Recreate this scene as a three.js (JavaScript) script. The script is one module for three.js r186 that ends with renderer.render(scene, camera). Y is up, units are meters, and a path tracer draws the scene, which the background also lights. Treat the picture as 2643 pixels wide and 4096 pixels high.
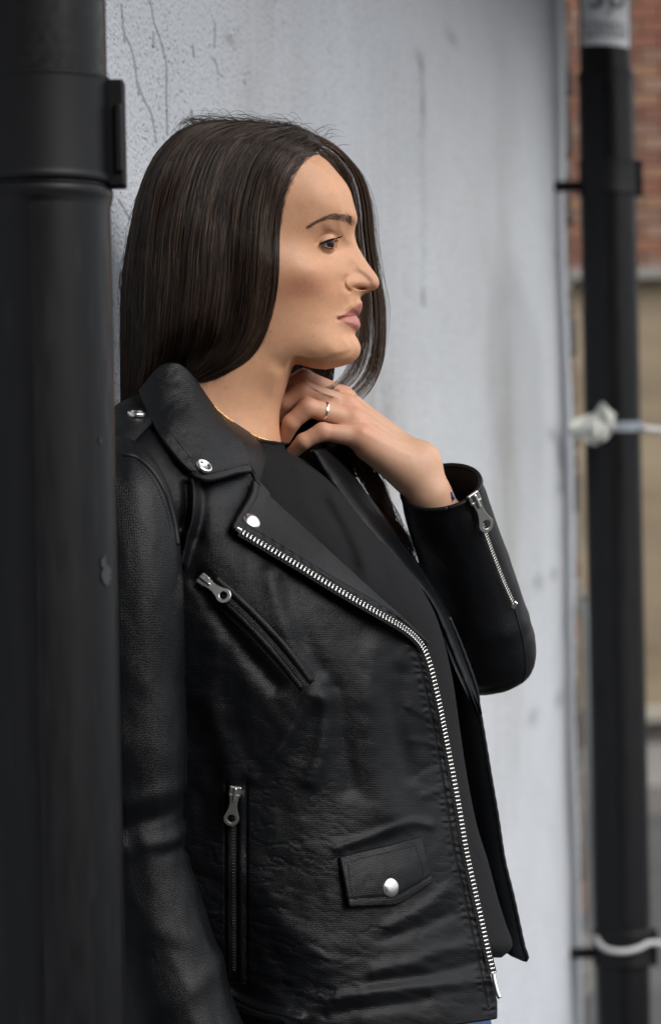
import * as THREE from 'three';
import { mergeGeometries } from 'three/addons/utils/BufferGeometryUtils.js';
import { RoundedBoxGeometry } from 'three/addons/geometries/RoundedBoxGeometry.js';
import { MeshBVH, acceleratedRaycast } from 'three-mesh-bvh';

// ------------------------------------------------------------------ camera, sky, sun, exposure
const S = 4400, D = 2.6, CY = 1.32, ROLL = 1.1 * Math.PI / 180;   // picture scale at the sitter, camera distance, camera height, roll
const scene = new THREE.Scene();
const camera = new THREE.PerspectiveCamera(2 * Math.atan(2048 / S / D) * 180 / Math.PI, 660 / 1024, 0.05, 400);
camera.position.set(0, CY, D);
camera.rotation.set(0, 0, -ROLL);
camera.focus = D - 0.02;
camera.userData.fStop = 6.2;
const renderer = new THREE.WebGLRenderer();
renderer.toneMapping = THREE.LinearToneMapping;
renderer.toneMappingExposure = 1.78;
renderer.shadowMap.enabled = true;
{
  const w = 64, h = 32, data = new Float32Array(w * h * 4);          // an even overcast sky, brightest overhead
  for (let j = 0; j < h; j++) for (let i = 0; i < w; i++) {
    const el = ((j + 0.5) / h - 0.5) * Math.PI, s = Math.max(0, Math.sin(el)), L = (1 + 2 * s) / 3;
    const k = (j * w + i) * 4;
    data[k] = 1.33 * L; data[k + 1] = 1.37 * L; data[k + 2] = 1.42 * L; data[k + 3] = 1;
  }
  const sky = new THREE.DataTexture(data, w, h, THREE.RGBAFormat, THREE.FloatType);
  sky.mapping = THREE.EquirectangularReflectionMapping; sky.magFilter = THREE.LinearFilter; sky.needsUpdate = true;
  scene.background = sky; scene.environment = sky;
}
const sun = new THREE.DirectionalLight(new THREE.Color(1, 0.965, 0.92), 1.5);
sun.position.set(3.0, 4.0, 2.4); sun.target.position.set(0, 1.3, 0);
sun.shadow.radius = 70; sun.castShadow = true; sun.shadow.mapSize.set(2048, 2048);
Object.assign(sun.shadow.camera, { left: -5, right: 5, top: 5, bottom: -5, near: 0.1, far: 30 });
scene.add(sun, sun.target);

// ------------------------------------------------------------------ helpers
let seed = 7;
const rnd = () => { seed = (seed * 1664525 + 1013904223) >>> 0; return seed / 4294967296; };
const rr = (a, b) => a + (b - a) * rnd();
const gauss = () => (rnd() + rnd() + rnd() + rnd() - 2) * 0.85;
const V = (x, y, z) => new THREE.Vector3(x, y, z);
const lerp = (a, b, t) => a + (b - a) * t, clamp = (x, a, b) => Math.min(b, Math.max(a, x));
const sst = (a, b, x) => { const t = clamp((x - a) / (b - a), 0, 1); return t * t * (3 - 2 * t); };
const cr = Math.cos(ROLL), sr = Math.sin(ROLL);
// a point of the photograph at depth z (metres, 0 = plane of focus, positive = nearer) as a point of the place
function W(px, py, z) {
  const k = (D - z) / D / S, a = px - 1321.5, b = 2048 - py;
  return V((a * cr + b * sr) * k, CY + (-a * sr + b * cr) * k, z);
}
function hash(x, y, z) { let h = (x * 374761393 + y * 668265263 + z * 2147483647) | 0; h = Math.imul(h ^ (h >>> 13), 1274126177); return ((h ^ (h >>> 16)) >>> 0) / 4294967296; }
function vnoise(x, y, z = 0) {
  const X = Math.floor(x), Y = Math.floor(y), Z = Math.floor(z), f = (t) => t * t * t * (t * (t * 6 - 15) + 10), a = f(x - X), b = f(y - Y), c = f(z - Z);
  const l = (k) => lerp(lerp(hash(X, Y, Z + k), hash(X + 1, Y, Z + k), a), lerp(hash(X, Y + 1, Z + k), hash(X + 1, Y + 1, Z + k), a), b);
  return lerp(l(0), l(1), c) * 2 - 1;
}
function fbm(x, y, z, n) { let s = 0, a = 0.5; for (let i = 0; i < n; i++) { s += a * vnoise(x, y, z + i * 17.3); x = x * 2.03 + 3.1; y = y * 2.03 - 1.7; z *= 2.03; a *= 0.5; } return s; }
// piecewise table of numbers, smooth: T([[x, a, b, ...], ...])(x) -> [a, b, ...]
function T(rows) {
  const n = rows.length;
  return (x) => {
    if (x <= rows[0][0]) return rows[0].slice(1);
    if (x >= rows[n - 1][0]) return rows[n - 1].slice(1);
    let i = 0; while (rows[i + 1][0] < x) i++;
    const p0 = rows[Math.max(0, i - 1)], p1 = rows[i], p2 = rows[i + 1], p3 = rows[Math.min(n - 1, i + 2)], h = p2[0] - p1[0], t = (x - p1[0]) / h, t2 = t * t, t3 = t2 * t, out = [];
    for (let k = 1; k < p1.length; k++) {
      const m1 = p2[0] === p0[0] ? 0 : (p2[k] - p0[k]) / (p2[0] - p0[0]) * h, m2 = p3[0] === p1[0] ? 0 : (p3[k] - p1[k]) / (p3[0] - p1[0]) * h;
      out.push((2 * t3 - 3 * t2 + 1) * p1[k] + (t3 - 2 * t2 + t) * m1 + (-2 * t3 + 3 * t2) * p2[k] + (t3 - t2) * m2);
    }
    return out;
  };
}
// smooth curve through points of any dimension, resampled
function smooth(pts, per = 6, closed = false) {
  const n = pts.length, out = [], at = (i) => closed ? pts[(i + n) % n] : pts[clamp(i, 0, n - 1)];
  for (let i = 0; i < (closed ? n : n - 1); i++) for (let s = 0; s < per; s++) {
    const t = s / per, a = at(i - 1), b = at(i), c = at(i + 1), d = at(i + 2);
    out.push(b.map((_, k) => 0.5 * (2 * b[k] + (c[k] - a[k]) * t + (2 * a[k] - 5 * b[k] + 4 * c[k] - d[k]) * t * t + (3 * b[k] - a[k] - 3 * c[k] + d[k]) * t * t * t)));
  }
  if (!closed) out.push(pts[n - 1].slice());
  return out;
}
function along(pts) {   // arc-length parametrised polyline: f(t in 0..1)
  const L = [0]; for (let i = 1; i < pts.length; i++) L.push(L[i - 1] + Math.hypot(...pts[i].map((v, k) => v - pts[i - 1][k])));
  const f = (t) => { const s = clamp(t, 0, 1) * L[L.length - 1]; let i = 0; while (i < L.length - 2 && L[i + 1] < s) i++; const u = (s - L[i]) / (L[i + 1] - L[i] || 1); return pts[i].map((v, k) => lerp(v, pts[i + 1][k], u)); };
  f.length_ = L[L.length - 1]; return f;
}
// thin-plate spline through [x, y, value]
function tps(P, sc = 100) {
  const n = P.length, N = n + 3, A = [];
  const U = (r2) => r2 > 1e-9 ? r2 * Math.log(r2) : 0;
  for (let i = 0; i < N; i++) A.push(new Float64Array(N + 1));
  for (let i = 0; i < n; i++) {
    for (let j = 0; j < n; j++) A[i][j] = U(((P[i][0] - P[j][0]) ** 2 + (P[i][1] - P[j][1]) ** 2) / sc / sc);
    A[i][i] += 0.02;
    A[i][n] = A[n][i] = 1; A[i][n + 1] = A[n + 1][i] = P[i][0] / sc; A[i][n + 2] = A[n + 2][i] = P[i][1] / sc; A[i][N] = P[i][2];
  }
  for (let c = 0; c < N; c++) {
    let p = c; for (let r = c + 1; r < N; r++) if (Math.abs(A[r][c]) > Math.abs(A[p][c])) p = r;
    [A[c], A[p]] = [A[p], A[c]];
    for (let r = 0; r < N; r++) if (r !== c && A[r][c]) { const f = A[r][c] / A[c][c]; for (let k = c; k <= N; k++) A[r][k] -= f * A[c][k]; }
  }
  const w = A.map((row, i) => row[N] / row[i]);
  return (x, y) => { let s = w[n] + w[n + 1] * x / sc + w[n + 2] * y / sc; for (let i = 0; i < n; i++) { const dx = x - P[i][0], dy = y - P[i][1]; s += w[i] * U((dx * dx + dy * dy) / sc / sc); } return s; };
}
function segDist(px, py, a, b) { const dx = b[0] - a[0], dy = b[1] - a[1], t = clamp(((px - a[0]) * dx + (py - a[1]) * dy) / (dx * dx + dy * dy || 1), 0, 1), x = a[0] + dx * t, y = a[1] + dy * t; return [Math.hypot(px - x, py - y), x, y, t]; }
function curveDist(C, px, py) { let m = 1e9; for (let i = 0; i + 1 < C.length; i++) { const d = segDist(px, py, C[i], C[i + 1])[0]; if (d < m) m = d; } return m; }
function polyDist(P, px, py) {   // signed distance (inside positive), nearest point and edge
  let m = 1e9, nx = 0, ny = 0, at = 0, inside = false;
  for (let i = 0, n = P.length; i < n; i++) {
    const a = P[i], b = P[(i + 1) % n], r = segDist(px, py, a, b);
    if (r[0] < m) { m = r[0]; nx = r[1]; ny = r[2]; at = i; }
    if ((a[1] > py) !== (b[1] > py) && px < (b[0] - a[0]) * (py - a[1]) / (b[1] - a[1]) + a[0]) inside = !inside;
  }
  return [inside ? m : -m, nx, ny, at];
}
const ridge = (C, x, y, sig) => { const d = curveDist(C, x, y) / sig; return d > 4 ? 0 : Math.exp(-d * d / 2); };
const bell = (x, s) => Math.exp(-x * x / s / s);
const smin = (a, b, k) => { const h = Math.max(k - Math.abs(a - b), 0) / (k || 1); return Math.min(a, b) - h * h * k / 4; };
const smax = (a, b, k) => -smin(-a, -b, k);

function geo(pos, idx, uv, col) {
  const g = new THREE.BufferGeometry();
  g.setAttribute('position', new THREE.BufferAttribute(new Float32Array(pos), 3));
  if (uv) g.setAttribute('uv', new THREE.BufferAttribute(new Float32Array(uv), 2));
  if (col) g.setAttribute('color', new THREE.BufferAttribute(new Float32Array(col), 3));
  g.setIndex(idx); g.computeVertexNormals(); return g;
}
// a swelling form: outline polygon, half thickness H(x, y, d, edge) in mm on both sides of its middle plane
function swell(poly, step, H, put, color, both = true) {
  let x0 = 1e9, x1 = -1e9, y0 = 1e9, y1 = -1e9;
  for (const p of poly) { x0 = Math.min(x0, p[0]); x1 = Math.max(x1, p[0]); y0 = Math.min(y0, p[1]); y1 = Math.max(y1, p[1]); }
  const axis = (lo, hi, st) => { const a = [lo - (typeof st === 'function' ? st(lo) : st)]; while (a[a.length - 1] < hi) a.push(a[a.length - 1] + (typeof st === 'function' ? st(a[a.length - 1]) : st)); a.push(a[a.length - 1] + 3); return a; };
  const xs = axis(x0, x1, Array.isArray(step) ? step[0] : step), ys = axis(y0, y1, Array.isArray(step) ? step[1] : step), nx = xs.length, ny = ys.length; step = Array.isArray(step) ? 2.4 : step;
  const dist = new Array(nx * ny), id = new Int32Array(nx * ny).fill(-1), id2 = new Int32Array(nx * ny).fill(-1), pos = [], col = [], uv = [], idx = [];
  for (let j = 0; j < ny; j++) for (let i = 0; i < nx; i++) dist[j * nx + i] = polyDist(poly, xs[i], ys[j]);
  const vert = (k, side) => {
    const arr = side > 0 ? id : id2; if (arr[k] >= 0) return arr[k];
    const r = dist[k]; let x = xs[k % nx], y = ys[Math.floor(k / nx)], h = 0;
    if (r[0] <= step * 0.35) { x = r[1]; y = r[2]; } else h = Math.max(0.05, H(x, y, r[0], r[3]));
    const p = put(x, y, side * h); pos.push(p.x, p.y, p.z); uv.push(p.x, p.y);
    if (color) col.push(...color(x, y, h, side));
    const n = pos.length / 3 - 1; arr[k] = n; if (h === 0) id[k] = id2[k] = n; return n;
  };
  for (let j = 0; j + 1 < ny; j++) for (let i = 0; i + 1 < nx; i++) {
    const q = [j * nx + i, j * nx + i + 1, (j + 1) * nx + i + 1, (j + 1) * nx + i];
    if (!q.some((k) => dist[k][0] > step * 0.35)) continue;
    for (const side of both ? [1, -1] : [1]) {
      const [a, b, c, d] = q.map((k) => vert(k, side));
      if (side > 0) idx.push(a, d, b, b, d, c); else idx.push(a, b, d, b, c, d);
    }
  }
  return geo(pos, idx, uv, color ? col : null);
}
// a sheet of leather or cloth with thickness: f(u, v) -> Vector3, u and v in 0..1; th in metres goes to the back
function sheet(f, nu, nv, th, lu = 1, lv = 1, close = true) {
  const pos = [], uv = [], idx = [], P = [];
  for (let j = 0; j <= nv; j++) for (let i = 0; i <= nu; i++) { const p = f(i / nu, j / nv); P.push(p); pos.push(p.x, p.y, p.z); uv.push(i / nu * lu, j / nv * lv); }
  const w = nu + 1;
  for (let j = 0; j < nv; j++) for (let i = 0; i < nu; i++) { const a = j * w + i, b = a + 1, c = a + w, d = c + 1; idx.push(a, c, b, b, c, d); }
  const top = geo(pos, idx, uv); if (!th) return top;
  const nr = top.attributes.normal, pos2 = [], n = P.length;
  for (let k = 0; k < n; k++) pos2.push(P[k].x - nr.getX(k) * th, P[k].y - nr.getY(k) * th, P[k].z - nr.getZ(k) * th);
  const back = geo(pos2, idx.map((_, k) => idx[k - k % 3 + [0, 2, 1][k % 3]]), uv);
  const parts = [top, back];
  if (close) {   // rounded rim
    const loop = []; for (let i = 0; i < nu; i++) loop.push(i); for (let j = 0; j < nv; j++) loop.push(j * w + nu); for (let i = nu; i > 0; i--) loop.push(nv * w + i); for (let j = nv; j > 0; j--) loop.push(j * w);
    const rp = [], ru = [], ri = [], m = loop.length;
    for (let s = 0; s <= m; s++) {
      const k = loop[s % m], k0 = loop[(s - 1 + m) % m], k1 = loop[(s + 1) % m], t = P[k1].clone().sub(P[k0]).normalize(), N = V(nr.getX(k), nr.getY(k), nr.getZ(k)), out = t.clone().cross(N).multiplyScalar(-1);
      if (out.dot(P[k].clone().sub(f(0.5, 0.5))) < 0) out.negate();
      for (let q = 0; q <= 4; q++) { const a = q / 4 * Math.PI, p = P[k].clone().addScaledVector(N, -th / 2 + Math.cos(a) * th / 2).addScaledVector(out, Math.sin(a) * th / 2); rp.push(p.x, p.y, p.z); ru.push(s * 0.004, q * 0.001); }
    }
    for (let s = 0; s < m; s++) for (let q = 0; q < 4; q++) { const a = s * 5 + q, b = a + 5; ri.push(a, a + 1, b, b, a + 1, b + 1); }
    parts.push(geo(rp, ri, ru));
  }
  return mergeGeometries(parts);
}
// tube through centres [Vector3], radii; disp(u, a) metres; caps round the ends
function tube(C, R, seg, disp, cap0 = true, cap1 = true, flat = 1, flatDir = null) {
  const n = C.length, pos = [], uv = [], idx = []; let len = 0, N = null;
  for (let i = 0; i < n; i++) {
    const t = C[Math.min(n - 1, i + 1)].clone().sub(C[Math.max(0, i - 1)]).normalize();
    if (!N) { N = V(0, 0, 1); if (Math.abs(t.z) > 0.95) N.set(1, 0, 0); if (flatDir) N.copy(flatDir); }
    N.addScaledVector(t, -N.dot(t)).normalize(); const B = t.clone().cross(N);
    if (i) len += C[i].distanceTo(C[i - 1]);
    for (let s = 0; s <= seg; s++) {
      const a = s / seg * Math.PI * 2, r = R[i] + (disp ? disp(i / (n - 1), a) : 0), p = C[i].clone().addScaledVector(N, Math.cos(a) * r * flat).addScaledVector(B, Math.sin(a) * r);
      pos.push(p.x, p.y, p.z); uv.push(s / seg * 2 * Math.PI * R[Math.floor(n / 2)], len);
    }
  }
  const w = seg + 1;
  for (let i = 0; i < n - 1; i++) for (let s = 0; s < seg; s++) { const a = i * w + s, b = a + w; idx.push(a, a + 1, b, b, a + 1, b + 1); }
  const capIt = (i, sign) => { const c = pos.length / 3; pos.push(C[i].x, C[i].y, C[i].z); uv.push(0, 0); for (let s = 0; s < seg; s++) sign > 0 ? idx.push(c, i * w + s, i * w + s + 1) : idx.push(c, i * w + s + 1, i * w + s); };
  if (cap0) capIt(0, -1); if (cap1) capIt(n - 1, 1);
  const g = geo(pos, idx, uv), nn = g.attributes.normal;    // weld the normals along the tube's seam
  for (let i = 0; i < n; i++) { const a = i * w, b = a + seg, x = nn.getX(a) + nn.getX(b), y = nn.getY(a) + nn.getY(b), z = nn.getZ(a) + nn.getZ(b), l = Math.hypot(x, y, z) || 1; nn.setXYZ(a, x / l, y / l, z / l); nn.setXYZ(b, x / l, y / l, z / l); }
  return g;
}
// many fine hairs in one geometry: list of { p: [Vector3], r, c: [r, g, b], tip }
function strands(list) {
  let nv = 0, nt = 0; for (const s of list) { nv += s.p.length * 3; nt += (s.p.length - 1) * 6; }
  const pos = new Float32Array(nv * 3), nor = new Float32Array(nv * 3), col = new Float32Array(nv * 3), idx = new Uint32Array(nt * 3); let a = 0, b = 0;
  const t = V(), n = V(), m = V();
  for (const s of list) {
    const L = s.p.length, base = a;
    n.set(rnd() - 0.5, rnd() - 0.5, rnd() - 0.5);
    for (let i = 0; i < L; i++) {
      t.copy(s.p[Math.min(L - 1, i + 1)]).sub(s.p[Math.max(0, i - 1)]).normalize();
      n.addScaledVector(t, -n.dot(t)).normalize(); m.copy(t).cross(n);
      const u = i / (L - 1), r = s.r * Math.min(1, 0.5 + u * 8) * (u > 0.6 ? lerp(1, s.tip ?? 0.25, (u - 0.6) / 0.4) : 1);
      for (let k = 0; k < 3; k++) {
        const c = Math.cos(k * 2.0944), d = Math.sin(k * 2.0944), x = n.x * c + m.x * d, y = n.y * c + m.y * d, z = n.z * c + m.z * d, q = a * 3;
        pos[q] = s.p[i].x + x * r; pos[q + 1] = s.p[i].y + y * r; pos[q + 2] = s.p[i].z + z * r; nor[q] = x; nor[q + 1] = y; nor[q + 2] = z;
        col[q] = s.c[0]; col[q + 1] = s.c[1]; col[q + 2] = s.c[2]; a++;
      }
    }
    for (let i = 0; i < L - 1; i++) for (let k = 0; k < 3; k++) { const p = base + i * 3 + k, q = base + i * 3 + (k + 1) % 3; idx[b++] = p; idx[b++] = q; idx[b++] = p + 3; idx[b++] = q; idx[b++] = q + 3; idx[b++] = p + 3; }
  }
  const g = new THREE.BufferGeometry();
  g.setAttribute('position', new THREE.BufferAttribute(pos, 3)); g.setAttribute('normal', new THREE.BufferAttribute(nor, 3)); g.setAttribute('color', new THREE.BufferAttribute(col, 3)); g.setIndex(new THREE.BufferAttribute(idx, 1));
  return g;
}
const taken = {};
function numbered(n) { taken[n] = (taken[n] ?? -1) + 1; return taken[n] ? n + '_' + String(taken[n]).padStart(3, '0') : n; }
function mesh(name, g, m, parent) { const o = new THREE.Mesh(g, m); o.name = name; o.castShadow = o.receiveShadow = true; (parent ?? scene).add(o); return o; }
function thing(name, label, category, group) { const o = new THREE.Group(); o.name = numbered(name); o.userData = { label, category }; if (group) o.userData.group = group; scene.add(o); return o; }
function structure(name, g, m, label, category) { const o = mesh(name, g, m); o.userData = { kind: 'structure', label, category }; return o; }
function atPlace(g, p) { g.translate(p.x, p.y, p.z); return g; }

// textures
function dataTex(w, h, f, srgb) {
  const d = new Uint8Array(w * h * 4);
  for (let j = 0; j < h; j++) for (let i = 0; i < w; i++) { const c = f(i, j), k = (j * w + i) * 4; for (let q = 0; q < 3; q++) d[k + q] = clamp(Math.round((Array.isArray(c) ? c[q] : c) * 255), 0, 255); d[k + 3] = 255; }
  const t = new THREE.DataTexture(d, w, h, THREE.RGBAFormat); t.magFilter = THREE.LinearFilter; t.minFilter = THREE.LinearMipmapLinearFilter; t.wrapS = t.wrapT = THREE.RepeatWrapping;
  if (srgb) t.colorSpace = THREE.SRGBColorSpace; t.needsUpdate = true; return t;
}
const toS = (c) => c <= 0.0031308 ? c * 12.92 : 1.055 * Math.pow(c, 1 / 2.4) - 0.055;
function tileCells(n, cells) {   // grain of pebbled leather: distance to cell walls, tiles
  const P = []; for (let i = 0; i < cells * cells; i++) P.push([(i % cells + 0.15 + 0.7 * rnd()) / cells, (Math.floor(i / cells) + 0.15 + 0.7 * rnd()) / cells]);
  return (i, j) => {
    const x = i / n, y = j / n, cx = Math.floor(x * cells), cy = Math.floor(y * cells); let a = 9, b = 9;
    for (let v = -1; v < 2; v++) for (let u = -1; u < 2; u++) { const qx = (cx + u + cells) % cells, qy = (cy + v + cells) % cells, p = P[qy * cells + qx]; let dx = Math.abs(p[0] - x), dy = Math.abs(p[1] - y); dx = Math.min(dx, 1 - dx); dy = Math.min(dy, 1 - dy); const d = Math.hypot(dx, dy) * cells; if (d < a) { b = a; a = d; } else if (d < b) b = d; }
    return clamp((b - a) * 2.2, 0, 1);
  };
}
const grainCells = tileCells(512, 44);
const leatherBump = dataTex(512, 512, (i, j) => 0.25 + 0.6 * grainCells(i, j) + 0.15 * rnd());
leatherBump.repeat.set(11, 11);
const clothBump = dataTex(256, 256, (i, j) => 0.5 + 0.22 * Math.sin((i + j) / 256 * Math.PI * 2 * 32) * Math.cos((i - j) / 256 * Math.PI * 2 * 32) + 0.35 * (rnd() - 0.5));
clothBump.repeat.set(16, 16);
const clothTone = dataTex(256, 256, () => { const v = 0.72 + 0.28 * rnd() + (rnd() < 0.03 ? 0.3 : 0); return [v, v, v]; });
clothTone.repeat.set(3.2, 3.2);
const skinBump = dataTex(512, 512, (() => { const c = tileCells(512, 70); return (i, j) => 0.55 + 0.3 * c(i, j) + 0.15 * rnd(); })());
skinBump.repeat.set(16, 16);

const pipeDust = dataTex(512, 1024, (i, j) => { const s = fbm(i / 60, j / 300, 3, 4), f = fbm(i / 9, j / 14, 8, 3), v = 0.55 + 0.5 * s + 0.35 * Math.max(0, f) ** 2 + 0.08 * (rnd() - 0.5) + (f > 0.36 ? 0.25 : 0); return [v, v, v * 1.02]; });
const pipeRough = dataTex(512, 1024, (i, j) => { const v = 0.62 + 0.3 * fbm(i / 40, j / 160, 13, 4) + 0.2 * fbm(i / 8, j / 8, 4, 2); return [v, v, v]; });
for (const t of [pipeDust, pipeRough]) t.repeat.set(1, 3);
const lin = (r, g, b) => new THREE.Color().setRGB(r, g, b);
const M = {
  leather: new THREE.MeshPhysicalMaterial({ name: 'black leather', color: lin(0.0034, 0.0038, 0.0048), roughness: 0.38, specularIntensity: 0.37, bumpMap: leatherBump, bumpScale: 0.00026 }),
  leatherEdge: new THREE.MeshPhysicalMaterial({ name: 'black leather binding', color: lin(0.005, 0.0054, 0.0065), roughness: 0.42, specularIntensity: 0.4 }),
  lining: new THREE.MeshStandardMaterial({ name: 'black lining', color: lin(0.004, 0.004, 0.005), roughness: 0.8 }),
  blueLining: new THREE.MeshStandardMaterial({ name: 'blue lining', color: lin(0.012, 0.03, 0.16), roughness: 0.6 }),
  cotton: new THREE.MeshPhysicalMaterial({ name: 'black cotton', color: lin(0.0115, 0.0117, 0.0132), roughness: 0.95, map: clothTone, bumpMap: clothBump, bumpScale: 0.0007, specularIntensity: 0.4, sheen: 0.4, sheenColor: lin(0.03, 0.03, 0.033), sheenRoughness: 0.6 }),
  denim: new THREE.MeshStandardMaterial({ name: 'blue denim', color: lin(0.035, 0.075, 0.17), roughness: 0.95, map: clothTone, bumpMap: clothBump, bumpScale: 0.0006 }),
  thread: new THREE.MeshStandardMaterial({ name: 'black thread', color: lin(0.004, 0.004, 0.005), roughness: 0.9 }),
  tape: new THREE.MeshStandardMaterial({ name: 'zip tape', color: lin(0.005, 0.005, 0.006), roughness: 0.85 }),
  metal: new THREE.MeshStandardMaterial({ name: 'nickel', color: lin(0.74, 0.73, 0.71), metalness: 1, roughness: 0.24 }),
  metalDull: new THREE.MeshStandardMaterial({ name: 'worn nickel', color: lin(0.5, 0.49, 0.47), metalness: 1, roughness: 0.36 }),
  darkMetal: new THREE.MeshStandardMaterial({ name: 'dark zip metal', color: lin(0.16, 0.15, 0.145), metalness: 1, roughness: 0.4 }),
  gold: new THREE.MeshStandardMaterial({ name: 'gold', color: lin(0.86, 0.55, 0.22), metalness: 1, roughness: 0.22 }),
  ring: new THREE.MeshStandardMaterial({ name: 'ring gold', color: lin(0.85, 0.7, 0.58), metalness: 1, roughness: 0.2 }),
  skin: new THREE.MeshPhysicalMaterial({ name: 'skin', color: 0xffffff, vertexColors: true, roughness: 0.5, specularIntensity: 0.7, bumpMap: skinBump, bumpScale: 0.00013, sheen: 0.25, sheenColor: lin(0.5, 0.25, 0.16), sheenRoughness: 0.5 }),
  eye: new THREE.MeshPhysicalMaterial({ name: 'eye', color: 0xffffff, vertexColors: true, roughness: 0.12, specularIntensity: 0.6 }),
  hair: new THREE.MeshPhysicalMaterial({ name: 'hair', color: 0xffffff, vertexColors: true, roughness: 0.42, specularIntensity: 0.75 }),
  hairBase: new THREE.MeshStandardMaterial({ name: 'hair mass', color: lin(0.0215, 0.0138, 0.0096), roughness: 0.7 }),
  pipe: new THREE.MeshPhysicalMaterial({ name: 'black pipe plastic', color: lin(0.0085, 0.009, 0.0102), map: pipeDust, roughness: 0.62, roughnessMap: pipeRough, specularIntensity: 0.42 }),
  pipeRib: new THREE.MeshPhysicalMaterial({ name: 'pipe clamp', color: lin(0.0042, 0.0045, 0.0056), roughness: 0.5, specularIntensity: 0.5 }),
};

// ------------------------------------------------------------------ the setting
{
  const asphalt = dataTex(512, 512, (i, j) => { const v = 0.21 + 0.06 * fbm(i / 40, j / 40, 0, 3) + 0.09 * (rnd() - 0.5); return [v, v * 0.99, v * 0.97]; }, true);
  asphalt.repeat.set(60, 60);
  const g = new THREE.PlaneGeometry(300, 300); g.rotateX(-Math.PI / 2);
  structure('ground', g, new THREE.MeshStandardMaterial({ name: 'asphalt', map: asphalt, roughness: 0.95 }), 'grey asphalt of the alley between the buildings', 'ground');
}
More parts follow.
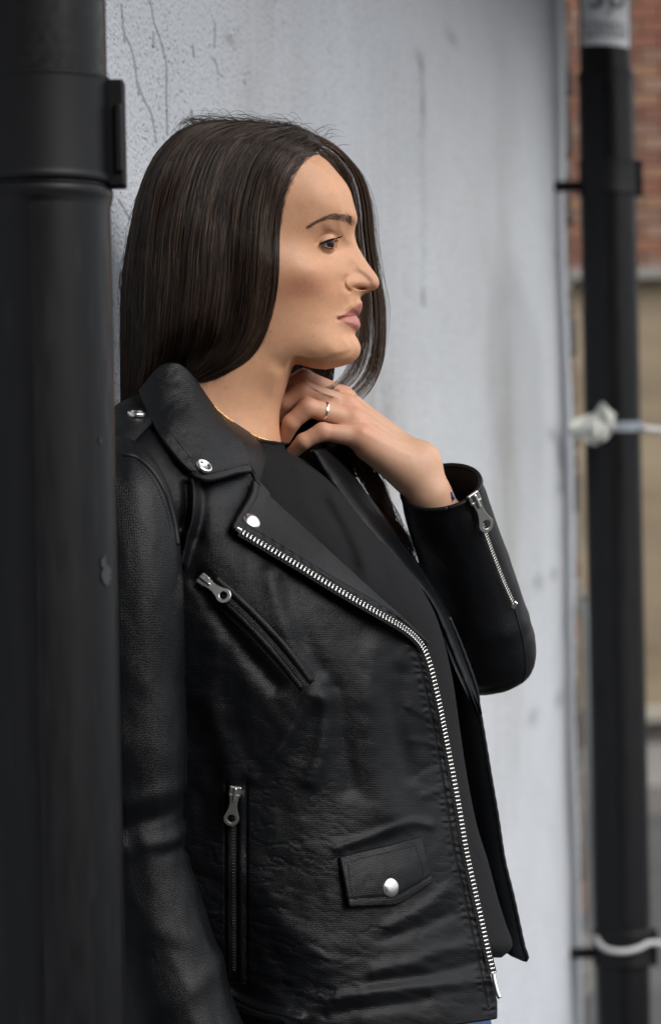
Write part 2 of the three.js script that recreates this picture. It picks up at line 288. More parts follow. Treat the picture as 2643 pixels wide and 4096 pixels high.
// the plastered wall: runs away from the camera at about 13 degrees to the line of sight
const wallX = (z) => -0.228 - 0.226 * z, Z_END = -3.17, Z_NEAR = 1.6;
const wallAt = (z, y) => V(wallX(z), y, z);
const wallDir = V(0.226, 0, -1).normalize(), wallN = V(1, 0, 0.226).normalize();
{
  const hit = (px, py) => {   // where the line of sight through a pixel meets the wall: [metres along, height]
    const p0 = W(px, py, 0), x0 = p0.x, y0 = p0.y - CY; // at z: x = x0 (D - z)/D
    const z = (-0.228 - x0) / (0.226 - x0 / D); return [(Z_NEAR - z) * Math.hypot(1, 0.226), CY + y0 * (D - z) / D, z];
  };
  const LEN = (Z_NEAR - Z_END) * Math.hypot(1, 0.226), H = 4.2, TW = 2048, TH = 2048, u0 = 1.0 * Math.hypot(1, 0.226), tu = LEN - u0, v0 = 0.2, tv = 2.35;
  const cracks = [
    [[600, 0], [612, 40], [620, 90], [640, 140], [655, 200], [668, 260], [667, 320], [668, 400], [672, 470], [676, 540]],
    [[490, 20], [495, 90], [500, 130], [530, 190], [548, 260], [556, 320], [565, 380]], [[500, 130], [503, 170]],
    [[560, 330], [580, 390], [610, 450], [625, 520], [632, 570]], [[857, 95], [856, 150], [855, 190]], [[850, 235], [865, 260], [872, 295], [893, 306]],
    [[770, 440], [772, 490]], [[980, 322], [985, 335]], [[770, 180], [776, 230]], [[618, 130], [617, 190]], [[480, 800], [510, 850], [525, 880]],
  ].map((c) => smooth(c.map(([x, y]) => { const h = hit(x, y); return [h[0] * 0.3, h[1]]; }), 4));
  const drip = [[1678, 255], [1682, 330], [1683, 450], [1680, 560], [1684, 700], [1686, 900], [1688, 1150], [1690, 1230]].map(([x, y]) => hit(x, y));
  const streaks = []; for (let k = 0; k < 34; k++) { const px = rr(950, 2230), h = hit(px, rr(150, 3600)); streaks.push([h[0], h[1], rr(0.15, 0.7), rr(0.02, 0.07) * (1 + h[0] * 0.5), rr(-0.085, 0.06), rnd()]); }
  const spots = [[1672, 235, 1.4], [1805, 155, 1.5], [2225, 1020, 1.2], [2200, 1740, 1.6], [2235, 1955, 1.5], [2240, 2800, 2.2], [2130, 2870, 2.2], [2150, 2330, 2], [2060, 2500, 1.6], [920, 162, 0.8], [2210, 2300, 1.8]].map(([x, y, s]) => { const h = hit(x, y); return [h[0], h[1], s * 0.011]; });
  const pA = hit(1950, 1050), pB = hit(2150, 1050);
  const inCrack = new Float32Array(TW * TH);
  for (const c of cracks) for (let s = 0; s + 1 < c.length; s++) {
    const a = c[s], b = c[s + 1], n = 60;
    for (let q = 0; q < n; q++) {
      const u = lerp(a[0], b[0], q / n) / 0.3 + vnoise(q * 0.3 + s * 7, 3) * 0.003, v = lerp(a[1], b[1], q / n), i = Math.round((u - u0) / tu * TW), j = Math.round((v - v0) / tv * TH);
      const k = 0.45 + 0.55 * hash(q, s, 5);
      for (let e = 0; e <= 1; e++) for (let f = 0; f <= 1; f++) { const t = (j + f) * TW + i + e; if (t >= 0 && t < inCrack.length) inCrack[t] = Math.max(inCrack[t], e < 0 || e > 1 ? 0.5 * k : k); }
    }
  }
  const tone = (u, v) => {
    let L = 0.485 + 0.045 * fbm(u * 0.9, v * 1.6, 1, 3) + 0.035 * fbm(u * 3, v * 7, 9, 3);
    const blue = 0.5 + 0.5 * fbm(u * 0.8, v * 0.9, 31, 3);
    let warm = 0;
    for (const s of streaks) { const dy = (v - s[1]) / s[2], dx = (u - s[0] + 0.02 * vnoise(v * 6, s[5] * 50)) / s[3]; if (Math.abs(dy) < 1 && Math.abs(dx) < 3) { const w = Math.exp(-dx * dx) * (1 - dy * dy) * (0.6 + 0.4 * vnoise(u * 40, v * 9)); L += s[4] * w; warm += Math.max(0, -s[4]) * w * 2; } }
    for (const s of spots) { const d = Math.hypot((u - s[0]) / 4, v - s[1]) / s[2]; if (d < 2) L *= 1 - 0.32 * Math.exp(-d * d * 2); }
    for (let k = 0; k + 1 < drip.length; k++) { const a = drip[k], b = drip[k + 1]; if (v <= a[1] && v > b[1]) { const t = (a[1] - v) / (a[1] - b[1]), d = Math.abs(u - lerp(a[0], b[0], t) - 0.01 * vnoise(v * 30, 2)) / 0.022; const s = k < 3 || k === 6 ? 0.55 : 0.2; if (d < 2) L *= 1 - s * Math.exp(-d * d * 1.5) * (0.65 + 0.35 * vnoise(v * 60, 8)); } }
    const top = pA[1] + 0.05 * vnoise(u * 4, 3) - Math.abs(u - (pA[0] + pB[0]) / 2) * 0.28, inA = sst(pA[0] - 0.07, pA[0] + 0.06, u + 0.03 * vnoise(v * 5, 1)) * (1 - sst(pB[0] - 0.06, pB[0] + 0.1, u + 0.03 * vnoise(v * 4, 6))) * (1 - sst(top - 0.05, top + 0.06, v)) * sst(pA[1] - 0.9, pA[1] - 0.3, v);
    L *= 1 - 0.17 * inA;
    return [L, blue, warm];
  };
  // coarse tones first, fine grain on top
  const cw = 256, ch = 1024, coarse = []; for (let j = 0; j < ch; j++) for (let i = 0; i < cw; i++) coarse.push(tone(u0 + i / (cw - 1) * tu, v0 + j / (ch - 1) * tv));
  const pick = (i, j) => { const x = i / TW * (cw - 1), y = j / TH * (ch - 1), X = Math.min(cw - 2, Math.floor(x)), Y = Math.min(ch - 2, Math.floor(y)), a = x - X, b = y - Y, c = coarse[Y * cw + X], d = coarse[Y * cw + X + 1], e = coarse[(Y + 1) * cw + X], f = coarse[(Y + 1) * cw + X + 1]; return [0, 1, 2].map((q) => lerp(lerp(c[q], d[q], a), lerp(e[q], f[q], a), b)); };
  const speck = (i, j) => { const s = vnoise(i * 0.55, j * 0.5, 4) + 0.6 * vnoise(i * 0.9, j * 0.85, 9), m = vnoise(i * 0.02, j * 0.012, 40); return sst(0.62 - 0.25 * m, 1.05, s) * 0.5; };
  const map = dataTex(TW, TH, (i, j) => {
    const [L, blue, warm] = pick(i, j), g = L * (1 + 0.05 * (rnd() - 0.5)) * (1 - speck(i, j)) * (1 - 0.4 * inCrack[j * TW + i]);
    return [g * lerp(0.98, 0.93, blue) + warm * 0.06, g * lerp(1.005, 0.985, blue) + warm * 0.01, g * lerp(1.035, 1.1, blue) - warm * 0.06].map(toS);
  }, true);
  const bump = dataTex(TW, TH, (i, j) => 0.5 + 0.26 * fbm(i * 0.4, j * 0.4, 2, 2) + 0.05 * fbm(i * 0.05, j * 0.05, 6, 2) - 0.35 * speck(i, j) - 0.2 * inCrack[j * TW + i]);
  for (const t of [map, bump]) { t.wrapS = t.wrapT = THREE.MirroredRepeatWrapping; t.repeat.set(LEN / tu, H / tv); t.offset.set(-u0 / tu, -v0 / tv); }
  const wall = thing('plastered_wall', 'pale grey plastered wall with cracks that the woman leans against', 'wall');
  const g = sheet((u, v) => wallAt(lerp(Z_NEAR, Z_END, u), v * H).addScaledVector(wallN, 0.004 * vnoise(u * 14, v * 9, 3) + 0.0015 * vnoise(u * 60, v * 50, 1)), 200, 160, 0, 1, 1);
  mesh('plaster', g, new THREE.MeshStandardMaterial({ name: 'plaster', map, bumpMap: bump, bumpScale: 0.0042, roughness: 0.92 }), wall);
  const core = new THREE.BoxGeometry(LEN - 0.05, H - 0.01, 0.3), q = mesh('wall_core', core, new THREE.MeshStandardMaterial({ name: 'rough masonry', color: lin(0.16, 0.13, 0.105), roughness: 0.95 }), wall);
  const mid = wallAt((Z_NEAR + Z_END) / 2, H / 2 + 0.004).addScaledVector(wallN, -0.162).addScaledVector(wallDir, -0.02); q.position.copy(mid); q.rotation.y = Math.atan2(-wallDir.z, wallDir.x);
  const edgeM = [lin(0.07, 0.055, 0.045), lin(0.10, 0.08, 0.065), lin(0.055, 0.05, 0.045), lin(0.12, 0.075, 0.055), lin(0.14, 0.13, 0.12)].map((c) => new THREE.MeshStandardMaterial({ name: 'broken masonry', color: c, roughness: 0.95 }));
  for (let y = 0.05, k = 0; y < 3.0; k++) {   // rough stones at the broken end of the wall
    const h = rr(0.035, 0.085), b = new RoundedBoxGeometry(rr(0.10, 0.15), h, 0.12, 2, 0.008), p = b.attributes.position;
    for (let i = 0; i < p.count; i++) { const n = 0.006 * vnoise(p.getX(i) * 40 + k, p.getY(i) * 40, p.getZ(i) * 40 + k * 3); p.setXYZ(i, p.getX(i) + n, p.getY(i), p.getZ(i) + n); }
    b.computeVertexNormals();
    const o = mesh('stone', b, edgeM[Math.floor(rnd() * edgeM.length)], wall), c = wallAt(Z_END, y + h / 2).addScaledVector(wallN, -0.062 + rr(-0.012, 0.002)).addScaledVector(wallDir, rr(0.075, 0.1)); o.position.copy(c); o.rotation.y = Math.atan2(-wallDir.z, wallDir.x); y += h + 0.004;
  }
}
{ // the eaves above the wall, out of the picture: they keep the upper wall in shade
  const g = new THREE.BoxGeometry((Z_NEAR - Z_END) * 1.026 + 0.6, 0.12, 1.0), e = thing('roof_eaves', 'wooden roof eaves jutting out over the plastered wall', 'eaves');
  const m = mesh('soffit', g, new THREE.MeshStandardMaterial({ name: 'dark timber', color: lin(0.05, 0.045, 0.04), roughness: 0.9 }), e), c = wallAt((Z_NEAR + Z_END) / 2, 2.64).addScaledVector(wallN, 0.3); m.position.copy(c); m.rotation.y = Math.atan2(-wallDir.z, wallDir.x);
}
// the drainpipes
const YN = (py, z) => CY + (2048 - py) * (D - z) / D / S;
function lathe(pts, x, z, seg = 72) { const g = new THREE.LatheGeometry(pts.map(([r, y]) => new THREE.Vector2(r, y)), seg); g.translate(x, 0, z); return g; }
{
  const p = thing('drainpipe', 'wide black drainpipe standing in front of the woman, with a thick clamp', 'drainpipe', 'black drainpipes on the plastered wall');
  const z = 0.42, x = W(174, 2048, z).x, r = 0.0548, y = (py) => YN(py, z) + 0.0042;
  mesh('pipe', lathe([[r, y(760)], [r, 3.6]], x, z), M.pipe, p);
  mesh('pipe', lathe([[r - 0.006, y(752)], [r + 0.0012, y(758)], [r + 0.003, y(770)], [r + 0.0028, y(800)], [r + 0.0008, y(838)], [r + 0.0006, 0.06], [r, 0.055], [0.01, 0.055]], x, z, 96), M.pipe, p);
  const c = mesh('clamp', lathe([[r - 0.002, y(318)], [r + 0.0022, y(320)], [r + 0.003, y(328)], [r + 0.0012, y(345)], [r + 0.0012, y(700)], [r + 0.0028, y(718)], [r + 0.003, y(738)], [r + 0.001, y(745)], [r - 0.002, y(746)]], x, z, 96), M.pipeRib, p);
  for (const [w, h, d, px, pyy, dz] of [[0.0145, 0.0815, 0.022, 464, 538, 0.0], [0.006, 0.052, 0.004, 480, 560, 0.013]]) { const b = new RoundedBoxGeometry(w, h, d, 3, 0.0022); const q = W(px, pyy, z); b.translate(q.x, q.y, z + dz); mesh('clamp_lug', b, M.pipeRib, c); }
  const arm = new THREE.CylinderGeometry(0.006, 0.006, 0.06, 12); arm.rotateZ(Math.PI / 2); arm.translate(x - r - 0.02, y(540), z - 0.01); mesh('wall_bracket', arm, M.pipeRib, p);
  // pale scuffs of plaster on the pipe: thin crusts with their own outline
  const scuffM = new THREE.MeshStandardMaterial({ name: 'plaster smear', color: lin(0.03, 0.032, 0.035), roughness: 0.9 });
  for (const [px, py, w, h] of [[428, 2300, 20, 52], [418, 2250, 12, 30], [405, 1760, 5, 18]]) {
    const b = [], k = 22; const xc = (a) => V(x + (r + 0.0018) * Math.sin(a), 0, z + (r + 0.0018) * Math.cos(a));
    const q = W(px, py, z + 0.03), a0 = Math.asin(clamp((q.x - x) / (r + 0.0018), -0.99, 0.99)), kk = 1.9e-4;
    const sh = sheet((u, v) => { const an = u * 2 * Math.PI, rad = v * (0.75 + 0.25 * vnoise(Math.cos(an) * 2 + px, Math.sin(an) * 2)), dx = Math.cos(an) * w * rad * kk, dy = Math.sin(an) * h * rad * kk, a = a0 + dx / (r * Math.max(0.35, Math.cos(a0))), pt = xc(a); pt.y = q.y + dy; return pt; }, 24, 4, 0);
    mesh('plaster_smear', sh, scuffM, p);
  }
}
{
  const p = thing('drainpipe', 'thin far black drainpipe with a white sticker, beyond the end of the wall', 'drainpipe', 'black drainpipes on the plastered wall');
  const z = -3.0, x = W(2455, 2048, z).x, r = 0.0548, y = (py) => YN(py, z) - 0.0105, P = (px, py, dz = 0) => W(px, py, z + dz);
  mesh('pipe', lathe([[r - 0.004, 3.9], [r - 0.004, y(285)], [r + 0.001, y(290)], [r + 0.0015, y(300)], [r, y(345)], [r, y(3660)], [r - 0.003, y(3800)], [r - 0.004, 0.05], [0.01, 0.05]], x, z), M.pipe, p);
  for (const py of [712, 3785]) {
    const c = mesh('clamp', lathe([[r - 0.002, y(py - 72)], [r + 0.0035, y(py - 70)], [r + 0.0035, y(py - 60)], [r + 0.0015, y(py - 55)], [r + 0.0015, y(py + 55)], [r + 0.0035, y(py + 60)], [r + 0.0035, y(py + 70)], [r - 0.002, y(py + 72)]], x, z), M.pipeRib, p);
    const b = new RoundedBoxGeometry(0.017, 0.072, 0.03, 2, 0.003); b.translate(x + r + 0.004, y(py + 4), z); mesh('clamp_lug', b, M.pipeRib, c);
    const arm = new THREE.CylinderGeometry(0.011, 0.011, 0.075, 14); arm.rotateZ(Math.PI / 2); arm.translate(x - r - 0.024, y(py + 28), z - 0.01); mesh('wall_bracket', arm, M.pipeRib, c);
  }
  const cv = document.createElement('canvas'); cv.width = 512; cv.height = 756; const q = cv.getContext('2d');
  q.fillStyle = '#eef1f5'; q.fillRect(0, 0, 512, 756); q.fillStyle = '#3c3f44'; q.textAlign = 'center'; q.font = 'bold 306px sans-serif'; q.fillText('SD', 285, 429);
  q.fillRect(252, 452, 66, 12); q.fillRect(262, 474, 52, 12);
  q.font = 'bold 208px sans-serif'; q.save(); q.translate(256, 693); q.scale(0.37, 1); q.fillText('SLOVENSKA', 0, 0); q.restore();
  const tex = new THREE.CanvasTexture(cv); tex.colorSpace = THREE.SRGBColorSpace;
  const st = sheet((u, v) => { const a = lerp(-1.15, 1.0, u); return V(x + (r - 0.0028) * Math.sin(a), lerp(y(188), y(-150), v) - 0.008 * u, z + (r - 0.0028) * Math.cos(a)); }, 32, 4, 0);
  mesh('sticker', st, new THREE.MeshStandardMaterial({ name: 'printed sticker', map: tex, roughness: 0.45 }), p);

  const t = thing('tied_cloth', 'knotted scrap of pale cloth tied round the far black drainpipe', 'cloth');
  const clothM = new THREE.MeshStandardMaterial({ name: 'pale plastic cloth', color: lin(0.52, 0.53, 0.49), roughness: 0.75 });
  const lobe = (a, b, w0, w1, dz, tw) => sheet((u, v) => { const s = (v - 0.5), w = lerp(w0, w1, Math.sin(u * Math.PI * 0.8)), cx = lerp(a[0], b[0], u), cy = lerp(a[1], b[1], u), nx = -(b[1] - a[1]), ny = b[0] - a[0], l = Math.hypot(nx, ny); return P(cx + nx / l * s * w, cy + ny / l * s * w + 8 * Math.sin(u * 5 + v * 3), r + 0.012 + dz + 0.014 * Math.cos(s * 3.2) + 0.006 * Math.sin(u * 9 + v * 5 + tw)); }, 24, 16, 0.003, 0.1, 0.1);
  mesh('cloth_end', lobe([2455, 1690], [2278, 1718], 56, 90, 0.0, 1), clothM, t);
  mesh('cloth_end', lobe([2370, 1740], [2432, 1634], 50, 76, 0.008, 4), clothM, t);
  mesh('cloth_end', lobe([2440, 1680], [2352, 1768], 44, 80, 0.0, 2), clothM, t);
  const ropeM = new THREE.MeshStandardMaterial({ name: 'white cord', color: lin(0.46, 0.45, 0.45), roughness: 0.7 }), tieM = new THREE.MeshStandardMaterial({ name: 'grey strap', color: lin(0.2, 0.23, 0.26), roughness: 0.6 });
  const strap = sheet((u, v) => { const a = lerp(-0.15, 1.5, u); return V(x + (r + 0.002) * Math.sin(a), P(2500, lerp(1728, 1690, v)).y, z + (r + 0.002) * Math.cos(a)); }, 24, 3, 0.001); mesh('strap', strap, tieM, t);
  const rope = (name, label, pts, rad) => { const c = smooth(pts, 8).map((q) => P(q[0], q[1], q[2])); const o = mesh(name, tube(c, c.map(() => rad), 10), ropeM); o.name = numbered(name); o.userData = { label, category: 'cord', group: 'white cords tied to the far drainpipe' }; };
  rope('cord', 'taut white cord leading off from the knotted cloth on the far drainpipe', [[2566, 1708, 0.03], [2580, 1716, 0.03], [2643, 1722, 0.02], [2800, 1728, 0.0], [3600, 1748, -0.15], [6000, 1775, -0.6]], 0.0075);
  rope('cord', 'white cord slung round the far drainpipe near the ground', [[2385, 3745, 0.02], [2400, 3780, 0.045], [2440, 3802, 0.066], [2500, 3806, 0.068], [2555, 3792, 0.058], [2600, 3772, 0.045], [2680, 3778, 0.03], [2820, 3780, 0.0], [3600, 3790, -0.15], [6000, 3790, -0.6]], 0.0055);
  const cond = thing('conduit', 'thin pale vertical conduit between the wall end and far drainpipe', 'conduit');
  const c0 = [[2338, 2395], [2345, 2600], [2352, 2900], [2364, 3200], [2379, 3500], [2394, 3780], [2402, 4096], [2405, 4500]].map(([a, b]) => W(a, b, -3.12));
  mesh('tube', tube(c0, c0.map((_, i) => 0.0075 + 0.0006 * i), 16), new THREE.MeshStandardMaterial({ name: 'pale plastic', color: lin(0.4, 0.42, 0.41), roughness: 0.6 }), cond);
  const cap = new THREE.SphereGeometry(0.0082, 14, 8); cap.translate(c0[0].x, c0[0].y, c0[0].z); mesh('end_cap', cap, new THREE.MeshStandardMaterial({ name: 'grey plastic', color: lin(0.2, 0.2, 0.2), roughness: 0.6 }), cond);
}
{ // the house across the alley, behind the camera: it keeps the low front light away
  const b = thing('alley_house', 'dark brick house across the alley, facing the plastered wall end', 'building');
  const g = new THREE.BoxGeometry(16, 3.6, 4); g.translate(-1, 1.8, 7.6); mesh('wall', g, new THREE.MeshStandardMaterial({ name: 'dark brick', color: lin(0.09, 0.075, 0.065), roughness: 0.95 }), b);
  const r = new THREE.CylinderGeometry(0.02, 2.4, 1.6, 4, 1); r.rotateY(Math.PI / 4); r.scale(5, 1, 1.3); r.translate(-1, 4.4, 7.6); mesh('roof', r, new THREE.MeshStandardMaterial({ name: 'roof tiles', color: lin(0.08, 0.05, 0.04), roughness: 0.9 }), b);
  const glass = new THREE.MeshPhysicalMaterial({ name: 'window glass', color: lin(0.03, 0.035, 0.04), roughness: 0.08 }), fr = new THREE.MeshStandardMaterial({ name: 'window frame', color: lin(0.5, 0.5, 0.48), roughness: 0.6 });
  for (const wx of [-6, -3.5, 1.5, 4]) for (const wy of [1.6]) { const w = new THREE.BoxGeometry(1.1, 1.5, 0.06); w.translate(wx, wy, 5.59); const o = mesh('window', w, fr, b), q = new THREE.BoxGeometry(0.96, 1.36, 0.02); q.translate(wx, wy, 5.555); mesh('pane', q, glass, o); }
}
// the brick building across the street
{
  const z = -12, b = thing('brick_building', 'red brick building with beige rendered ground floor across the street', 'building'), yb = YN(1098, z);
  const cols = [[0.18, 0.075, 0.048], [0.2, 0.088, 0.052], [0.155, 0.07, 0.05], [0.215, 0.115, 0.068], [0.175, 0.1, 0.072], [0.215, 0.13, 0.09]];
  const mats = cols.map((c) => new THREE.MeshStandardMaterial({ name: 'brick', color: lin(...c), roughness: 0.9 }));
  const bg = [0, 1, 2].map(() => new RoundedBoxGeometry(0.226, 0.064, 0.1, 1, 0.004));
  const half = new RoundedBoxGeometry(0.108, 0.064, 0.1, 1, 0.004);
  const mortarM = new THREE.MeshStandardMaterial({ name: 'mortar', color: lin(0.11, 0.088, 0.075), roughness: 0.95 });
  const body = new THREE.BoxGeometry(9, 6.5, 5); body.translate(2.5, yb + 3.25, z - 2.55); mesh('wall', body, mortarM, b);
  let n = 0;
  for (let row = 0; row < 34; row++) for (let k = 0; k < 9; k++) {
    if (n >= 298) break;
    const x = 0.78 + k * 0.238 + (row % 2) * 0.119, y = yb + 0.04 + row * 0.0745; n++;
    const o = mesh('brick', bg[row % 3], mats[Math.floor(rnd() * mats.length)], b); o.position.set(x, y, z - 0.042 + rr(-0.003, 0.003)); o.rotation.z = rr(-0.006, 0.006);
  }
  const spots = []; for (let row = 0; row < 60; row++) for (let k = -8; k < 26; k++) if (row > 33 || k < 0 || k > 8 || row * 9 + k >= 298) spots.push([0.78 + k * 0.238 + (row % 2) * 0.119, yb + 0.04 + row * 0.0745]);
  const rest = new THREE.InstancedMesh(bg[0], new THREE.MeshStandardMaterial({ name: 'brick', roughness: 0.9 }), spots.length); rest.name = 'bricks'; rest.userData.kind = 'stuff'; rest.castShadow = rest.receiveShadow = true;
  spots.forEach(([x, y], i) => { rest.setMatrixAt(i, new THREE.Matrix4().makeTranslation(x, y, z - 0.042 + rr(-0.003, 0.003))); rest.setColorAt(i, lin(...cols[Math.floor(rnd() * cols.length)])); }); b.add(rest);
  const stone = new THREE.MeshStandardMaterial({ name: 'grey stone', color: lin(0.22, 0.205, 0.185), roughness: 0.9 });
  const band = new RoundedBoxGeometry(9, 0.055, 0.2, 1, 0.01); band.translate(2.5, yb - 0.03, z - 0.02); mesh('stone_band', band, stone, b);
  const rend = dataTex(256, 256, (i, j) => { const v = fbm(i / 256 * 6, j / 256 * 14, 3, 4); return [0.205 + 0.11 * v, 0.16 + 0.09 * v, 0.105 + 0.065 * v].map(toS); }, true);
  const low = new THREE.BoxGeometry(9, yb - 0.06, 5); low.translate(2.5, (yb - 0.06) / 2, z - 2.53); mesh('rendered_ground_floor', low, new THREE.MeshStandardMaterial({ name: 'beige render', map: rend, roughness: 0.95 }), b);
  const base = new RoundedBoxGeometry(9, 0.3, 0.25, 1, 0.02); base.translate(2.5, 0.15, z - 0.05); mesh('plinth', base, stone, b);
  for (let k = 0; k < 5; k++) { const s = new RoundedBoxGeometry(0.88, 0.075, 0.4, 1, 0.015); s.translate(0.5 + k * 0.9, 0.26 + 0.003 * k, z + 0.02); mesh('plinth_stone', s, new THREE.MeshStandardMaterial({ name: 'pale stone', color: lin(0.25, 0.225 + 0.008 * k, 0.19), roughness: 0.9 }), b); }
}
{
  const g = new THREE.BoxGeometry(60, 0.12, 2.2); g.translate(3, 0.06, -10.75);
  structure('pavement', g, new THREE.MeshStandardMaterial({ name: 'pavement', color: lin(0.15, 0.14, 0.128), roughness: 0.95 }), 'grey pavement along the brick building across the street', 'pavement');
}

// ------------------------------------------------------------------ the woman
const person = thing('person', 'woman in a black leather jacket with long brown hair, hand at her neck', 'person');
const ZC = -0.04, KH = (D - ZC) / D / S, MM = KH * 1000;             // middle plane of the head, metres and millimetres per photograph pixel there
const headPut = (x, y, h) => { const p = W(x, y, ZC); p.z += h / 1000; return p; };

// ---- head and neck
const profile = smooth([[1000, 528], [1100, 540], [1200, 575], [1264, 614], [1312, 648], [1357, 700], [1383, 732], [1402, 768], [1413, 807], [1423, 843], [1429, 870], [1427, 890], [1420, 911], [1418, 932], [1421, 956], [1430, 984], [1447, 1015],
  [1468, 1049], [1489, 1078], [1505, 1100], [1514, 1118], [1516, 1136], [1510, 1151], [1496, 1161], [1475, 1169], [1454, 1178], [1443, 1188], [1442, 1198], [1448, 1209], [1449, 1224], [1444, 1245], [1437, 1258], [1428, 1266], [1434, 1275], [1439, 1288], [1441, 1303], [1434, 1318],
  [1422, 1328], [1420, 1340], [1429, 1355], [1439, 1376], [1442, 1397], [1437, 1418], [1425, 1436], [1404, 1452], [1371, 1464], [1336, 1472], [1296, 1477], [1250, 1472], [1211, 1462], [1186, 1457], [1171, 1468], [1161, 1496], [1150, 1532], [1136, 1580], [1124, 1620],
  [1117, 1671], [1119, 1726], [1126, 1775], [1140, 1850], [1150, 1930]], 3);
const nProf = profile.length;
const backLine = smooth([[1150, 1930], [900, 1960], [610, 1930], [640, 1760], [680, 1620], [700, 1470], [690, 1340], [650, 1235], [600, 1120], [562, 980], [560, 840], [600, 705], [680, 605], [800, 542], [930, 526], [1000, 528]], 4).slice(1, -1);
const headPoly = profile.concat(backLine);
const rTab = T([[0, 60, 0], [28, 60, 0], [33, 42, 0], [38, 15, 0.2], [42, 8, 0.45], [52, 6.5, 0.5], [60, 8.5, 0.25], [66, 8, 0.1], [72, 6, 0.1], [76, 10, 0], [81, 17, 0], [88, 17, 0], [95, 14, 0], [100, 18, 0], [108, 17, 0], [114, 21, 0], [124, 22, 0], [130, 28, 0], [136, 55, 0], [140, 90, 0], [145, 150, 0], [150, 260, 0], [153, 260, 0], [159, 100, 0], [168, 46, 0], [200, 50, 0]]);
const rT = profile.map((_, i) => rTab(i));
const relief = tps([
  [800, 650, 60], [700, 800, 67], [800, 850, 74], [950, 700, 66], [950, 900, 74], [700, 1000, 66], [850, 1050, 74], [970, 1080, 72], [1050, 800, 66], [1050, 950, 69], [620, 900, 55],
  [1340, 720, 38], [1280, 720, 50], [1200, 720, 58], [1120, 740, 63], [1370, 800, 40], [1320, 800, 52], [1240, 800, 60], [1150, 820, 64], [1400, 850, 32], [1350, 860, 47], [1280, 870, 57], [1200, 880, 61], [1120, 900, 64],
  [1395, 893, 29], [1360, 897, 40], [1330, 905, 47], [1260, 935, 54.5], [1200, 955, 58.5], [1120, 980, 63],
  [1398, 935, 14], [1395, 962, 11.5], [1370, 985, 13.5], [1352, 958, 22], [1360, 1012, 17], [1330, 938, 41], [1290, 942, 47.5], [1240, 980, 52.5], [1200, 1005, 58], [1285, 985, 42.5],
  [1330, 1034, 33], [1300, 1048, 41.5], [1250, 1040, 51.5], [1372, 1050, 22], [1390, 1040, 17], [1430, 1030, 10], [1405, 1068, 15], [1445, 1082, 11], [1478, 1112, 9.5], [1495, 1135, 9],
  [1412, 1105, 15.5], [1365, 1100, 29], [1345, 1150, 35], [1425, 1140, 14], [1450, 1150, 11], [1385, 1120, 21], [1370, 1180, 28],
  [1300, 1120, 48], [1250, 1095, 58], [1200, 1085, 63.5], [1150, 1080, 66], [1100, 1070, 68], [1300, 1200, 44.5], [1250, 1200, 52], [1200, 1200, 57], [1120, 1210, 61], [1050, 1200, 63],
  [1405, 1212, 17], [1385, 1222, 21], [1358, 1283, 26.5], [1335, 1285, 32], [1430, 1230, 11], [1400, 1252, 19], [1425, 1300, 13], [1390, 1303, 21], [1300, 1280, 40], [1250, 1310, 46.5], [1180, 1310, 52.5], [1100, 1310, 56], [1020, 1320, 58],
  [1410, 1340, 18], [1370, 1350, 27], [1415, 1400, 18], [1365, 1400, 30.5], [1300, 1400, 40], [1240, 1390, 45], [1180, 1385, 48.8], [1100, 1380, 52.5], [1040, 1370, 55],
  [1340, 1418, 35], [1250, 1416, 42], [1180, 1412, 45.8], [1340, 1448, 29], [1250, 1446, 36], [1200, 1440, 40], [1120, 1424, 48.5], [1050, 1395, 53],
  [1130, 1480, 38], [1100, 1500, 42], [1050, 1500, 47.5], [950, 1500, 53], [850, 1500, 52], [760, 1480, 47], [1080, 1600, 32], [1000, 1600, 46], [900, 1620, 53], [780, 1620, 54], [1080, 1720, 30], [1000, 1740, 47], [900, 1750, 58], [760, 1760, 64], [1050, 1850, 44], [850, 1870, 70],
]);
const C = (pts) => smooth(pts, 5);
const alaCrease = C([[1384, 1108], [1377, 1122], [1374, 1140], [1382, 1160], [1396, 1171]]), alaUp = C([[1408, 1096], [1430, 1098], [1455, 1110], [1475, 1128]]);
const mouth = C([[1351, 1283], [1372, 1277], [1398, 1271], [1430, 1264]]), lipU = C([[1362, 1273], [1398, 1254], [1442, 1234]]), lipL = C([[1368, 1293], [1405, 1293], [1436, 1296]]);
const fold = C([[1366, 1172], [1352, 1210], [1344, 1250]]), lidCrease = C([[1268, 990], [1284, 968], [1304, 953], [1324, 946], [1344, 950]]), lowLid = C([[1278, 1003], [1300, 1018], [1325, 1020], [1345, 1012]]);
const jawShade = C([[1000, 1350], [1060, 1400], [1140, 1440], [1190, 1458]]);
const upperLipPoly = smooth([[1351, 1283], [1373, 1267], [1395, 1250], [1415, 1232], [1434, 1221], [1455, 1214], [1460, 1262], [1412, 1268], [1380, 1276]], 4, true);
const lowerLipPoly = smooth([[1351, 1283], [1380, 1277], [1412, 1268], [1455, 1274], [1455, 1310], [1416, 1321], [1391, 1307], [1369, 1294]], 4, true);
const eyeC = [1284, 987], eyeZ = 31, aperture = smooth([[1280, 994], [1295, 987], [1314, 979], [1338, 971], [1352, 973], [1348, 1000], [1330, 1004], [1308, 1003], [1291, 999]], 3, true);
